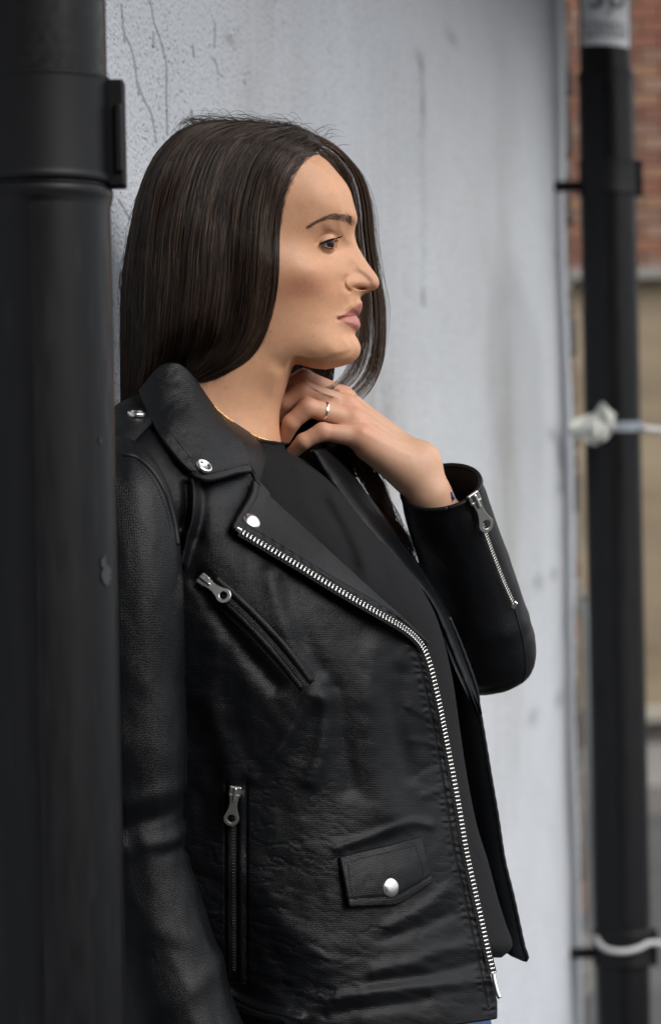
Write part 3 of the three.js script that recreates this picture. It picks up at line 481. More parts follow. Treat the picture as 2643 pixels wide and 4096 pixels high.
function headH(x, y, d, at) {
  const dm = d * MM; let r = 70, m = 0;
  if (dm < 26) { let sw = 0; r = m = 0; for (let i = 0; i < headPoly.length; i++) { const q = headPoly[i], e = (x - q[0]) ** 2 + (y - q[1]) ** 2 + 16, w = 1 / (e * e), t = i < nProf ? rT[i] : [70, 0]; sw += w; r += w * t[0]; m += w * t[1]; } r /= sw; m /= sw; }
  const Zr = Math.sqrt(2 * r * dm + m * dm * dm) + 0.3 * Math.max(0, dm - 7) ** 2;
  let Z = relief(x, y);
  if (x > 1180 && y > 860 && y < 1120) {   // lids over the eyeball
    const e = Math.hypot(x - eyeC[0], y - eyeC[1]) * MM, R = 13.5;
    if (e < R) Z = smax(Z, eyeZ + Math.sqrt(R * R - e * e), 1.2);
    Z -= 1.5 * ridge(lidCrease, x, y, 5) + 0.6 * ridge(lowLid, x, y, 7);
    const a = polyDist(aperture, x, y)[0];
    if (a > -3) { const t = sst(-3, 2.5, a), ze = e < 10.8 ? eyeZ + Math.sqrt(10.8 * 10.8 - e * e) : eyeZ - 12; Z = lerp(Z, Math.min(Z, ze), t); }
    else if (a > -9) Z += 0.55 * sst(-9, -3, a);
  }
  if (x > 1300 && y > 1050 && y < 1360) {
    const ax = (x - 1417) / 30, ay = (y - 1135) / 25; Z += 3.4 * Math.exp(-(ax * ax + ay * ay));
    Z -= 3.3 * ridge(alaCrease, x, y, 6) * sst(1098, 1138, y) + 1.3 * ridge(alaUp, x, y, 10) * sst(1395, 1432, x);
    const nx = (x - 1443 - (y - 1156) * 0.3) / 25, ny = (y - 1157) / 6.5; Z -= 9 * Math.exp(-Math.pow(nx * nx + ny * ny, 1.5));
    Z += 1.2 * ridge(lipU, x, y, 10) + 1.7 * ridge(lipL, x, y, 12) - 5.6 * ridge(mouth, x, y, 3.4) - 0.8 * ridge(fold, x, y, 11);
    const cx = (x - 1352) / 9, cy = (y - 1284) / 9; Z -= 0.8 * Math.exp(-cx * cx - cy * cy);
  }
  return smin(Zr, Math.max(Z, 0.4), 0.3 * Math.min(Zr, Z) + 0.2);
}
const SKIN = [0.545, 0.288, 0.168];
const moles = [[1255, 1357, 3.2], [1089, 1341, 3.2], [912, 1562, 4], [1082, 1384, 2.6]];
const browLine = C([[1238, 937], [1262, 919], [1292, 902], [1325, 890], [1360, 886], [1390, 889], [1408, 895]]);
function skinTone(x, y) {
  const n = fbm(x / 26, y / 26, 3, 3), n2 = fbm(x / 7, y / 7, 11, 2), v = 1 + 0.09 * n + 0.07 * n2;
  let c = [SKIN[0] * v, SKIN[1] * (v - 0.03 * n), SKIN[2] * (v - 0.05 * n)];
  const mixTo = (t, k) => { c = c.map((q, i) => lerp(q, t[i], clamp(k, 0, 1))); };
  const blush = Math.exp(-(((x - 1215 - (y - 1150) * 0.2) / 115) ** 2) - ((y - 1168 + (x - 1215) * 0.16) / 52) ** 2) * (0.9 + 0.25 * fbm(x / 12, y / 12, 8, 3));   // powdered blush
  mixTo([0.40, 0.155, 0.09], 0.8 * blush);
  const tip = Math.exp(-(((x - 1490) / 40) ** 2) - ((y - 1130) / 38) ** 2); mixTo([0.50, 0.25, 0.18], 0.5 * tip * (0.8 + 0.5 * n2));
  const lid = Math.exp(-(((x - 1308) / 42) ** 2) - ((y - 985) / 30) ** 2); mixTo([0.36, 0.18, 0.13], 0.6 * lid);   // eye shadow
  if (x > 1200 && y > 840 && y < 960) { const d = curveDist(browLine, x, y), w = lerp(5, 12, sst(1240, 1400, x)); mixTo([0.13, 0.075, 0.05], 0.34 * (1 - sst(w * 0.5, w * 1.35, d + 3 * n2))); }
  if (x > 1320 && y > 1190 && y < 1345) {
    const a = polyDist(upperLipPoly, x, y)[0], b = polyDist(lowerLipPoly, x, y)[0];
    mixTo([0.34, 0.125, 0.105].map((q) => q * (1 + 0.12 * n2)), sst(-3, 3, a)); mixTo([0.43, 0.17, 0.14].map((q) => q * (1 + 0.12 * n2)), sst(-4, 3, b));
  }
  for (const m of moles) { const d = Math.hypot(x - m[0], y - m[1]); if (d < m[2] * 2) mixTo([0.16, 0.08, 0.05], 0.6 * (1 - sst(m[2] * 0.5, m[2] * 1.4, d))); }
  return c;
}
console.log('head'); const headG = swell(headPoly, [(x) => x < 1060 ? 6 : x < 1180 ? 3.4 : 2.3, (y) => y < 840 || y > 1490 ? 4.5 : 2.3], headH, headPut, (x, y, h, side) => skinTone(x, y));

// ---- her left hand and wrist: fields of tapered capsules joined smoothly
function surfaceNet(sdf, lo, hi, cell, color) {
  const n = [0, 1, 2].map((k) => Math.ceil((hi[k] - lo[k]) / cell) + 1), F = new Float32Array(n[0] * n[1] * n[2]), id = new Int32Array(F.length).fill(-1), pos = [], idx = [], nor = [], col = [];
  const at = (i, j, k) => (k * n[1] + j) * n[0] + i;
  for (let k = 0; k < n[2]; k++) for (let j = 0; j < n[1]; j++) for (let i = 0; i < n[0]; i++) F[at(i, j, k)] = sdf(lo[0] + i * cell, lo[1] + j * cell, lo[2] + k * cell);
  const cor = []; for (let q = 0; q < 8; q++) cor.push([q & 1, (q >> 1) & 1, q >> 2]);
  for (let k = 0; k < n[2] - 1; k++) for (let j = 0; j < n[1] - 1; j++) for (let i = 0; i < n[0] - 1; i++) {
    const f = cor.map((c) => F[at(i + c[0], j + c[1], k + c[2])]); let neg = 0; for (const v of f) if (v < 0) neg++;
    if (!neg || neg === 8) continue;
    let s = [0, 0, 0], m = 0;
    for (let a = 0; a < 8; a++) for (let b = a + 1; b < 8; b++) { const e = a ^ b; if (e !== 1 && e !== 2 && e !== 4) continue; if ((f[a] < 0) === (f[b] < 0)) continue; const t = f[a] / (f[a] - f[b]); for (let q = 0; q < 3; q++) s[q] += lerp(cor[a][q], cor[b][q], t); m++; }
    const p = [i, j, k].map((v, q) => lo[q] + (v + s[q] / m) * cell); id[at(i, j, k)] = pos.length / 3; pos.push(...p); const e = cell * 0.7;
    const g = [sdf(p[0] + e, p[1], p[2]) - sdf(p[0] - e, p[1], p[2]), sdf(p[0], p[1] + e, p[2]) - sdf(p[0], p[1] - e, p[2]), sdf(p[0], p[1], p[2] + e) - sdf(p[0], p[1], p[2] - e)], l = Math.hypot(...g) || 1; nor.push(g[0] / l, g[1] / l, g[2] / l); col.push(...color(...p));
  }
  const quad = (a, b, c, d, flip) => { if (a < 0 || b < 0 || c < 0 || d < 0) return; flip ? idx.push(a, c, b, a, d, c) : idx.push(a, b, c, a, c, d); };
  for (let k = 1; k < n[2] - 1; k++) for (let j = 1; j < n[1] - 1; j++) for (let i = 1; i < n[0] - 1; i++) {
    const v = F[at(i, j, k)] < 0;
    if (v !== F[at(i + 1, j, k)] < 0) quad(id[at(i, j - 1, k - 1)], id[at(i, j, k - 1)], id[at(i, j, k)], id[at(i, j - 1, k)], !v);
    if (v !== F[at(i, j + 1, k)] < 0) quad(id[at(i - 1, j, k - 1)], id[at(i - 1, j, k)], id[at(i, j, k)], id[at(i, j, k - 1)], !v);
    if (v !== F[at(i, j, k + 1)] < 0) quad(id[at(i - 1, j - 1, k)], id[at(i, j - 1, k)], id[at(i, j, k)], id[at(i - 1, j, k)], !v);
  }
  const g = new THREE.BufferGeometry(); g.setAttribute('position', new THREE.BufferAttribute(new Float32Array(pos), 3)); g.setAttribute('normal', new THREE.BufferAttribute(new Float32Array(nor), 3)); g.setAttribute('color', new THREE.BufferAttribute(new Float32Array(col), 3));
  g.setAttribute('uv', new THREE.BufferAttribute(new Float32Array(pos.filter((_, q) => q % 3 < 2)), 2)); g.setIndex(idx); return g;
}
const J = (x, y, z) => W(x, y, z / 1000);
const hand = {
  wrist: J(1662, 1868, -72), mid: J(1712, 1975, -70), fore: J(1790, 2130, -88), fore2: J(1830, 2260, -106),
  fingers: [   // knuckle, middle joint, last joint, tip with radii in mm
    { p: [J(1440, 1748, -42), J(1290, 1727, -34), J(1215, 1765, -34), J(1168, 1812, -42)], r: [10.2, 8.2, 7.2, 6.2] },   // little
    { p: [J(1408, 1682, -56), J(1232, 1630, -42), J(1165, 1690, -44), J(1137, 1752, -52)], r: [10.8, 8.8, 7.8, 6.8] },   // ring
    { p: [J(1385, 1628, -72), J(1212, 1560, -56), J(1142, 1610, -58), J(1112, 1665, -66)], r: [11, 9, 8, 7] },           // middle
    { p: [J(1372, 1592, -90), J(1215, 1515, -78), J(1142, 1548, -78), J(1100, 1590, -86)], r: [11, 9, 8, 7] },           // index
    { p: [J(1545, 1760, -112), J(1440, 1660, -122), J(1345, 1585, -118), J(1280, 1540, -112)], r: [13, 10.5, 9.5, 8] },  // thumb
  ],
};
{
  const cap = (x, y, z, a, b, ra, rb) => { const dx = b.x - a.x, dy = b.y - a.y, dz = b.z - a.z, px = x - a.x, py = y - a.y, pz = z - a.z, t = clamp((px * dx + py * dy + pz * dz) / (dx * dx + dy * dy + dz * dz), 0, 1), u = t * t * (3 - 2 * t); return Math.hypot(px - dx * t, py - dy * t, pz - dz * t) - lerp(ra, rb, u); };
  const palmTop = hand.fingers.slice(0, 4).map((f) => f.p[0]);
  hand.sdf = (x, y, z) => {
    let d = cap(x, y, z, hand.wrist, hand.mid, 0.0185, 0.0188); d = smin(d, cap(x, y, z, hand.mid, hand.fore, 0.0188, 0.025), 0.012); d = smin(d, cap(x, y, z, hand.fore, hand.fore2, 0.025, 0.029), 0.01);
    const wr = [J(1640, 1880, -62), J(1640, 1862, -70), J(1645, 1845, -80), J(1650, 1832, -90)];
    let palm = 1; for (let k = 0; k < 4; k++) palm = smin(palm, cap(x, y, z, wr[k], palmTop[k], 0.0145, 0.0105), 0.011);
    d = smin(d, palm, 0.02);
    d = smin(d, cap(x, y, z, J(1610, 1880, -64), J(1470, 1790, -50), 0.0135, 0.011), 0.014);      // heel of the hand
    d = smin(d, cap(x, y, z, J(1700, 1840, -74), J(1702, 1846, -70), 0.011, 0.011), 0.016);        // wrist bone
    hand.fingers.forEach((f, k) => { let q = 1; for (let s = 0; s < 3; s++) q = smin(q, cap(x, y, z, f.p[s], f.p[s + 1], f.r[s] / 1000 * (s ? 1.04 : 0.98), f.r[s + 1] / 1000), 0.0028); if (k === 4) q = smin(q, cap(x, y, z, J(1640, 1830, -98), f.p[0], 0.015, 0.014), 0.01);
      d = smin(d, q, 0.0055); });
    for (const t of hand.tendons) d += 0.0009 * Math.exp(-((cap(x, y, z, t[0], t[1], 0, 0) / 0.004) ** 2)) * -1;
    return d;
  };
  const out = V(0.25, 0.45, 0.85).normalize();
  hand.tendons = palmTop.slice(0, 3).map((p, k) => [p.clone().addScaledVector(out, 0.011), J(1620, 1850 - k * 10, -60 - k * 6).addScaledVector(out, 0.014)]);
  const knuck = hand.fingers.slice(0, 4).flatMap((f) => [[f.p[0], 0.013], [f.p[1], 0.010], [f.p[2], 0.008], [f.p[3], 0.009]]);
  const tone = (x, y, z) => {
    const v = 1 + 0.05 * fbm(x * 160, y * 160, z * 160, 3) + 0.04 * vnoise(x * 700, y * 700, z * 700); let red = 0;
    for (const [p, s] of knuck) red = Math.max(red, Math.exp(-((Math.hypot(x - p.x, y - p.y, z - p.z) / (s * 1.35)) ** 2)));
    red *= 0.55 + 0.3 * vnoise(x * 300, y * 300, z * 300);
    return [0.53 * v, lerp(0.31, 0.19, red) * v, lerp(0.205, 0.115, red) * v];
  };
  const lo = J(1060, 2290, -150), hi = J(1900, 1440, 0);
  console.log('hand'); hand.geo = surfaceNet(hand.sdf, [lo.x, lo.y, -0.150], [hi.x, hi.y, -0.005], 0.0016, tone);
}
const bodyMesh = mesh('body', mergeGeometries([headG, hand.geo]), M.skin, person);
bodyMesh.userData.label = 'light skin with freckles on cheek and neck';

// ---- eyes, brows, lashes
for (const side of [1, -1]) {
  const g = new THREE.SphereGeometry(0.0122, 48, 36), p = g.attributes.position, col = [], look = V(0.86, -0.07, 0.5 * side).normalize();
  for (let i = 0; i < p.count; i++) {
    const d = V(p.getX(i), p.getY(i), p.getZ(i)).normalize().dot(look), a = Math.acos(clamp(d, -1, 1));
    const c = a < 0.2 ? [0.004, 0.003, 0.003] : a < 0.5 ? [0.028, 0.012, 0.007] : a < 0.56 ? [0.015, 0.009, 0.007] : [0.30, 0.30, 0.32]; col.push(...c);
    if (a < 0.5) { const b = 1 + 0.05 * (1 - (a / 0.5) ** 2); p.setXYZ(i, p.getX(i) * b, p.getY(i) * b, p.getZ(i) * b); }
  }
  g.setAttribute('color', new THREE.BufferAttribute(new Float32Array(col), 3)); g.computeVertexNormals();
  const c = headPut(eyeC[0], eyeC[1], side * eyeZ); g.translate(c.x, c.y, c.z); mesh('eye', g, M.eye, person);
}
const zSkin = (x, y) => { const r = polyDist(headPoly, x, y); return r[0] > 0 ? headH(x, y, r[0], r[3]) : 0; };
for (const side of [1, -1]) {
  const L = [], bl = along(browLine.map((p) => p.slice()));
  for (let k = 0; k < 260; k++) {
    const t = Math.pow(rnd(), 0.8), c = bl(t), w = lerp(3, 14.5, sst(0.05, 0.85, t)), off = rr(-1, 1), x = c[0], y = c[1] + off * w, len = lerp(17, 13, t) * rr(0.7, 1.1), lift = lerp(-0.15, -1.0, t * t) + off * 0.35;
    const pts = [0, 0.35, 0.7, 1].map((s) => { const X = x - s * len * (t > 0.85 ? 0.35 : 0.95), Y = y + s * len * (t > 0.85 ? -0.8 : (off < 0 ? 0.22 : -0.28)) + lift * 0; return headPut(X, Y, side * (zSkin(X, Y) + 0.25 + 0.5 * Math.sin(s * 2.6))); });
    L.push({ p: pts, r: 0.00013, c: [0.12, 0.073, 0.052], tip: 0.3 });
  }
  mesh('eyebrow', strands(L), M.hair, person);
  const E = [];
  const up = along(C([[1280, 992], [1296, 985], [1314, 977], [1339, 969]])), low = along(C([[1288, 1000], [1308, 1006], [1330, 1007]]));
  for (let k = 0; k < 46; k++) {
    const t = (k + rnd() * 0.8) / 46, a = up(t), len = lerp(12, 34, Math.sqrt(t)) * rr(0.8, 1.1), e = Math.hypot(a[0] - eyeC[0], a[1] - eyeC[1]) * MM, z0 = eyeZ + Math.sqrt(Math.max(0, 13.4 * 13.4 - e * e));
    const pts = [0, 0.3, 0.65, 1].map((s) => headPut(a[0] + len * s * (0.9 + 0.15 * t), a[1] - 1 + len * (0.16 * s - 0.52 * s * s * t), side * (z0 + 0.4 + 3 * s * (1 - t) + 1.5 * s)));
    E.push({ p: pts, r: 0.00033, c: [0.006, 0.005, 0.005], tip: 0.2 });
  }
  for (let k = 0; k < 18; k++) {
    const t = (k + rnd()) / 18, a = low(t), len = rr(8, 15), e = Math.hypot(a[0] - eyeC[0], a[1] - eyeC[1]) * MM, z0 = eyeZ + Math.sqrt(Math.max(0, 13.4 * 13.4 - e * e));
    E.push({ p: [0, 0.5, 1].map((s) => headPut(a[0] + len * s * 0.8, a[1] + len * (0.6 * s), side * (z0 + 0.2 + s))), r: 0.0002, c: [0.012, 0.009, 0.008], tip: 0.2 });
  }
  const liner = up, lp = []; for (let k = 0; k <= 14; k++) { const a = liner(k / 14), e = Math.hypot(a[0] - eyeC[0], a[1] - eyeC[1]) * MM; lp.push(headPut(a[0], a[1] + 1, side * (eyeZ + Math.sqrt(Math.max(0, 13.3 * 13.3 - e * e)) + 0.1))); }
  for (let q = 0; q < 3; q++) E.push({ p: lp.map((v) => v.clone().add(V(0, q * 0.0003, 0))), r: 0.00045, c: [0.008, 0.007, 0.006], tip: 0.9 });
  mesh('eyelashes', strands(E), M.hair, person);
}

// ---- hair
const hairPoly = smooth([[1268, 606], [1230, 632], [1188, 682], [1152, 752], [1118, 838], [1100, 930], [1097, 1050], [1088, 1150], [1070, 1250], [1046, 1340], [1022, 1400], [985, 1450], [930, 1490], [860, 1520], [790, 1540], [720, 1560], [640, 1620], [560, 1680], [490, 1680],
  [484, 1520], [482, 1300], [488, 1110], [520, 925], [550, 790], [592, 680], [655, 582], [736, 516], [838, 490], [935, 486], [1030, 490], [1122, 497], [1205, 510], [1262, 545], [1290, 585]], 4, true);
const hairRelief = tps([[700, 700, 66], [900, 650, 70], [900, 760, 82], [1050, 650, 64], [1050, 760, 76], [1150, 640, 50], [1150, 760, 66], [1200, 640, 44], [700, 900, 84], [900, 900, 90], [1050, 900, 80], [1085, 1000, 73], [700, 1100, 88], [900, 1100, 95], [1050, 1150, 80], [900, 1300, 93], [1000, 1350, 78], [700, 1300, 90], [600, 1100, 72], [600, 1400, 78], [800, 1450, 86], [900, 1450, 80], [560, 1550, 74], [560, 800, 50], [520, 1100, 55]]);
const skinTab = {};
const skinNode = (i, j) => skinTab[i * 10000 + j] ??= zSkin(i * 6, j * 6);
const zSkinS = (x, y) => { const fx = x / 6, fy = y / 6, X = Math.floor(fx), Y = Math.floor(fy), a = fx - X, b = fy - Y; return lerp(lerp(skinNode(X, Y), skinNode(X + 1, Y), a), lerp(skinNode(X, Y + 1), skinNode(X + 1, Y + 1), a), b); };
const hairH = (x, y, d) => { const dm = d * MM, Zr = Math.sqrt(2 * 46 * dm) + 0.02 * dm * dm, Z = hairRelief(x, y), zs = zSkinS(x, y), base = smin(Zr, Z, 0.35 * Math.min(Zr, Z)); return zs > 3 ? smax(base, zs + lerp(0.3, 8.5, sst(0, 55, d)), 3 * sst(0, 30, d) + 0.01) : base; };
console.log('hair');
const hair = mesh('hair', swell(hairPoly, 9, (x, y, d) => Math.max(0.1, hairH(x, y, d) - (zSkinS(x, y) > 3 ? lerp(14, 3, sst(8, 46, d)) : 1 + 2 * sst(10, 60, d))), headPut), M.hairBase, person);
hair.userData.label = 'long straight dark brown hair parted in the middle';
const hairColor = () => { const u = rnd(), b = u < 0.13 ? rr(1.8, 3.6) : rr(0.6, 1.4), warm = rnd(); return [0.0205 * b * (1 + 0.25 * warm), 0.0135 * b, 0.0095 * b * (1 - 0.15 * warm)]; };
const zHairTab = {};
const zHair = (x, y) => { const kx = Math.round(x / 6), ky = Math.round(y / 6), q = kx * 10000 + ky; if (zHairTab[q] === undefined) { const r = polyDist(hairPoly, kx * 6, ky * 6); zHairTab[q] = r[0] > 0 ? hairH(kx * 6, ky * 6, r[0]) : 0; } return zHairTab[q]; };
const zHairS = (x, y) => { const fx = x / 6, fy = y / 6, X = Math.floor(fx), Y = Math.floor(fy), a = fx - X, b = fy - Y; return lerp(lerp(zHair(X * 6, Y * 6), zHair(X * 6 + 6, Y * 6), a), lerp(zHair(X * 6, Y * 6 + 6), zHair(X * 6 + 6, Y * 6 + 6), a), b); };
function guides(list, n = 24) { const G = list.map((g) => along(smooth(g, 6))); return (v, t) => { const i = clamp(Math.floor(v), 0, G.length - 2), f = v - i, at = (k) => G[clamp(k, 0, G.length - 1)](t), a = at(i - 1), b = at(i), c = at(i + 1), d = at(i + 2); return b.map((_, k) => 0.5 * (2 * b[k] + (c[k] - a[k]) * f + (2 * a[k] - 5 * b[k] + 4 * c[k] - d[k]) * f * f + (3 * b[k] - a[k] - 3 * c[k] + d[k]) * f * f * f)); }; }
{
  const near = guides([
    [[1262, 606], [1205, 646], [1156, 716], [1120, 815], [1102, 950], [1098, 1100], [1082, 1230], [1048, 1345], [990, 1440], [905, 1500], [800, 1545]],
    [[1240, 570], [1155, 615], [1085, 715], [1048, 850], [1032, 1000], [1022, 1150], [1002, 1300], [955, 1420], [875, 1490], [770, 1540]],
    [[1205, 530], [1085, 572], [992, 675], [942, 820], [920, 1000], [910, 1150], [890, 1300], [852, 1420], [785, 1500], [720, 1560]],
    [[1150, 508], [1010, 538], [900, 635], [840, 800], [810, 1000], [800, 1150], [782, 1300], [752, 1420], [705, 1510], [650, 1590]],
    [[1080, 497], [930, 515], [800, 603], [730, 768], [690, 980], [680, 1150], [665, 1300], [650, 1420], [620, 1530], [580, 1640]],
    [[1000, 490], [850, 503], [712, 588], [632, 740], [590, 950], [575, 1150], [570, 1300], [560, 1430], [545, 1560], [530, 1680]],
    [[930, 485], [780, 500], [652, 588], [572, 735], [525, 935], [498, 1120], [490, 1300], [490, 1450], [492, 1580], [492, 1690]]]);
  const L = [];
  for (let c = 0; c < 640; c++) {
    const v0 = rnd() * 6, ph = rnd() * 40, t0 = rnd() < 0.6 ? rr(0, 0.12) : rr(0.1, 0.55), lightness = 0.75 + 1.5 * rnd() * rnd() + (rnd() < 0.06 ? 1 : 0), dz = rr(-5, 2.5), cross = gauss() * 0.25;
    for (let s = 0; s < 12; s++) {
      const v = clamp(v0 + gauss() * 0.05, 0, 6), a = clamp(t0 + rr(-0.04, 0.04), 0, 1), b = clamp(rr(0.84, 1.0) - (v < 1.2 ? rr(0, 0.05) : 0), a + 0.2, 1), n = 22, col = hairColor().map((q) => q * lightness), pts = [], spread = gauss() * 5, sv = cross + gauss() * 0.07, ej = v < 0.8 ? 26 * rnd() * rnd() - 4 : 0;
      for (let i = 0; i <= n; i++) {
        const t = lerp(a, b, i / n), p = near(clamp(v + sv * t + 0.05 * vnoise(t * 3, ph), 0, 6), t), w = 7 * vnoise(t * 4 + s * 0.13, ph, 3) + spread * t;
        const x = p[0] + w + ej * sst(0, 0.12, t), y = p[1] + 3 * vnoise(t * 4, ph, 9), lift = dz + 2.4 * vnoise(t * 6, ph + s * 0.21, 5) + 1.0;
        pts.push(headPut(x, y, Math.max(zHairS(x, y) + lift, zSkinS(x, y) + 0.3)));
      }
      L.push({ p: pts, r: rr(0.00022, 0.00042), c: col, tip: 0.35 });
    }
  }
  for (let c = 0; c < 90; c++) {   // separate locks lying over the mass, and the strands that frame the face
    const frame = c < 42, v0 = frame ? Math.pow(rnd(), 1.6) * 0.9 : rnd() * 5.8, ph = rnd() * 60, t0 = frame ? rr(0, 0.2) : rr(0.05, 0.5), cross = frame ? gauss() * 0.12 : gauss() * 0.5, lift0 = rr(1, 4.5), tone = frame ? rr(0.9, 1.9) : rr(0.7, 2.4), amp = rr(5, 14);
    for (let s = 0; s < 16; s++) {
      const n = 24, a = clamp(t0 + rr(-0.06, 0.06), 0, 1), b = clamp(rr(0.7, 1.0), a + 0.25, 1), pts = [], sp = gauss() * 6, sv = gauss() * 0.05, col = hairColor().map((q) => q * tone);
      for (let i = 0; i <= n; i++) { const u = i / n, t = lerp(a, b, u), p = near(clamp(v0 + sv + cross * u * u, 0, 6), t), x = p[0] + amp * Math.sin(t * 7 + ph) * u + sp * (0.3 + u) + (frame ? 14 * u * vnoise(t * 4, ph) + 7 : 0), y = p[1] + 4 * vnoise(t * 5, ph, 3); pts.push(headPut(x, y, Math.max(zHairS(x, y), zSkinS(x, y)) + lift0 * Math.sin(Math.PI * Math.min(1, u * 1.1)) + 0.8 + 0.8 * vnoise(t * 8, s + ph))); }
      L.push({ p: pts, r: rr(0.00016, 0.00032), c: col, tip: 0.25 });
    }
  }
  // loose hairs over the mass and above the crown
  for (let k = 0; k < 260; k++) {
    const v = rr(0, 6), a = rr(0, 0.5), b = a + rr(0.15, 0.5), amp = rr(4, 26), ph = rnd() * 99, pts = [];
    for (let i = 0; i <= 18; i++) { const u = i / 18, t = lerp(a, Math.min(1, b), u), p = near(v, t), x = p[0] + amp * u * vnoise(u * 2.2, ph), y = p[1] + amp * u * vnoise(u * 2.2, ph, 7); pts.push(headPut(x, y, zHairS(x, y) + 2 + 5 * u * (0.6 + vnoise(u * 2, ph, 5)))); }
    L.push({ p: pts, r: rr(0.00011, 0.0002), c: hairColor().map((q) => q * 1.9), tip: 0.3 });
  }
  const hairline = along(smooth([[1262, 612], [1228, 634], [1188, 682], [1152, 752], [1120, 838], [1102, 930], [1100, 1050], [1090, 1150], [1072, 1250], [1046, 1345]], 6));
  for (let k = 0; k < 3600; k++) {   // fine short hairs along the hairline and the temple
    const t = Math.pow(rnd(), 1.3), c = hairline(t), len = rr(25, 80), a = lerp(2.55, 1.75, Math.min(1, t * 2)) + gauss() * 0.22, out = (t < 0.45 ? -10 + 42 * rnd() * rnd() : -10 + 24 * rnd() * rnd()), ph = rnd() * 70, pts = [];
    for (let i = 0; i <= 8; i++) { const u = i / 8, x = c[0] + out + Math.cos(a + 0.4 * u * vnoise(u, ph)) * len * u, y = c[1] + Math.sin(a) * len * u; pts.push(headPut(x, y, Math.max(zSkinS(x, y), zHairS(x, y)) + 0.3 + 1.5 * Math.sin(u * 2))); }
    L.push({ p: pts, r: rr(0.00009, 0.00017), c: hairColor().map((q) => q * 1.2), tip: 0.4 });
  }
  const crown = along(smooth([[660, 585], [736, 518], [838, 490], [935, 485], [1030, 489], [1122, 494], [1212, 502], [1264, 530], [1346, 582]], 6));
  for (let k = 0; k < 380; k++) {
    const t = rr(0.02, 0.98), c = crown(t), h = 4 + 44 * rnd() * rnd() * (t > 0.15 ? 1 : 0.5), back = rr(-260, -70) * (rnd() < 0.1 ? -0.4 : 1) * (0.12 + 0.88 * sst(680, 1000, c[0])), ph = rnd() * 50, z0 = rr(-30, 30), end = rr(0.75, 1.0), pts = [];
    for (let i = 0; i <= 14; i++) { const u = i / 14; pts.push(headPut(c[0] + back * u + 5 * u * vnoise(u * 2, ph), c[1] + 16 - Math.sin(u * Math.PI * end) * h * 1.3 - 10 * u + 7 * u * vnoise(u * 2, ph, 4) + Math.max(0, -back * u - (c[0] - 760)) * 0.5 * u, z0 * (1 - u * 0.2))); }
    L.push({ p: pts, r: rr(0.0001, 0.0002), c: [0.03, 0.021, 0.016], tip: 0.4 });
  }
  for (let k = 0; k < 150; k++) {   // loose ends over neck, cheek and collar
    const t = rnd(), c = [lerp(1085, 820, t), lerp(1180, 1500, Math.sqrt(t))], len = rr(90, 240), ph = rnd() * 77, drift = rr(-0.75, 0.15) - 0.3 * t, bend = rr(-0.5, 0.4), pts = [];
    for (let i = 0; i <= 14; i++) { const u = i / 14, x = c[0] - 25 + len * u * (drift + bend * u) * 0.6 + 6 * vnoise(u * 3, ph), y = c[1] - 60 + len * u * 0.85; pts.push(headPut(x, y, Math.max(zHairS(x, y), zSkinS(x, y)) + 0.8 + 3 * u)); }
    L.push({ p: pts, r: rr(0.0001, 0.00019), c: hairColor().map((q) => q * 1.5), tip: 0.3 });
  }
  for (let k = 0; k < 60; k++) {   // hairs that leave the outline at the back
    const y0 = rr(620, 1300), x0 = y0 < 800 ? lerp(640, 545, (y0 - 620) / 180) : lerp(545, 490, Math.min(1, (y0 - 800) / 300)), len = rr(120, 320), ph = rnd() * 55, o = rr(4, 16), pts = [];
    for (let i = 0; i <= 14; i++) { const u = i / 14, y = y0 + len * u, q = y < 800 ? lerp(640, 545, (y - 620) / 180) : lerp(545, 488, Math.min(1, (y - 800) / 300)); pts.push(headPut(q + 10 - o * 1.6 * Math.sin(u * 2.6) + 4 * vnoise(u * 3, ph), y, rr(-1, 1) + 20 * vnoise(ph, 2))); }
    L.push({ p: pts, r: rr(0.0001, 0.00018), c: [0.03, 0.021, 0.016], tip: 0.4 });
  }
  const g = mesh('hair_strands', strands(L), M.hair, hair); g.userData.kind = 'stuff';
}
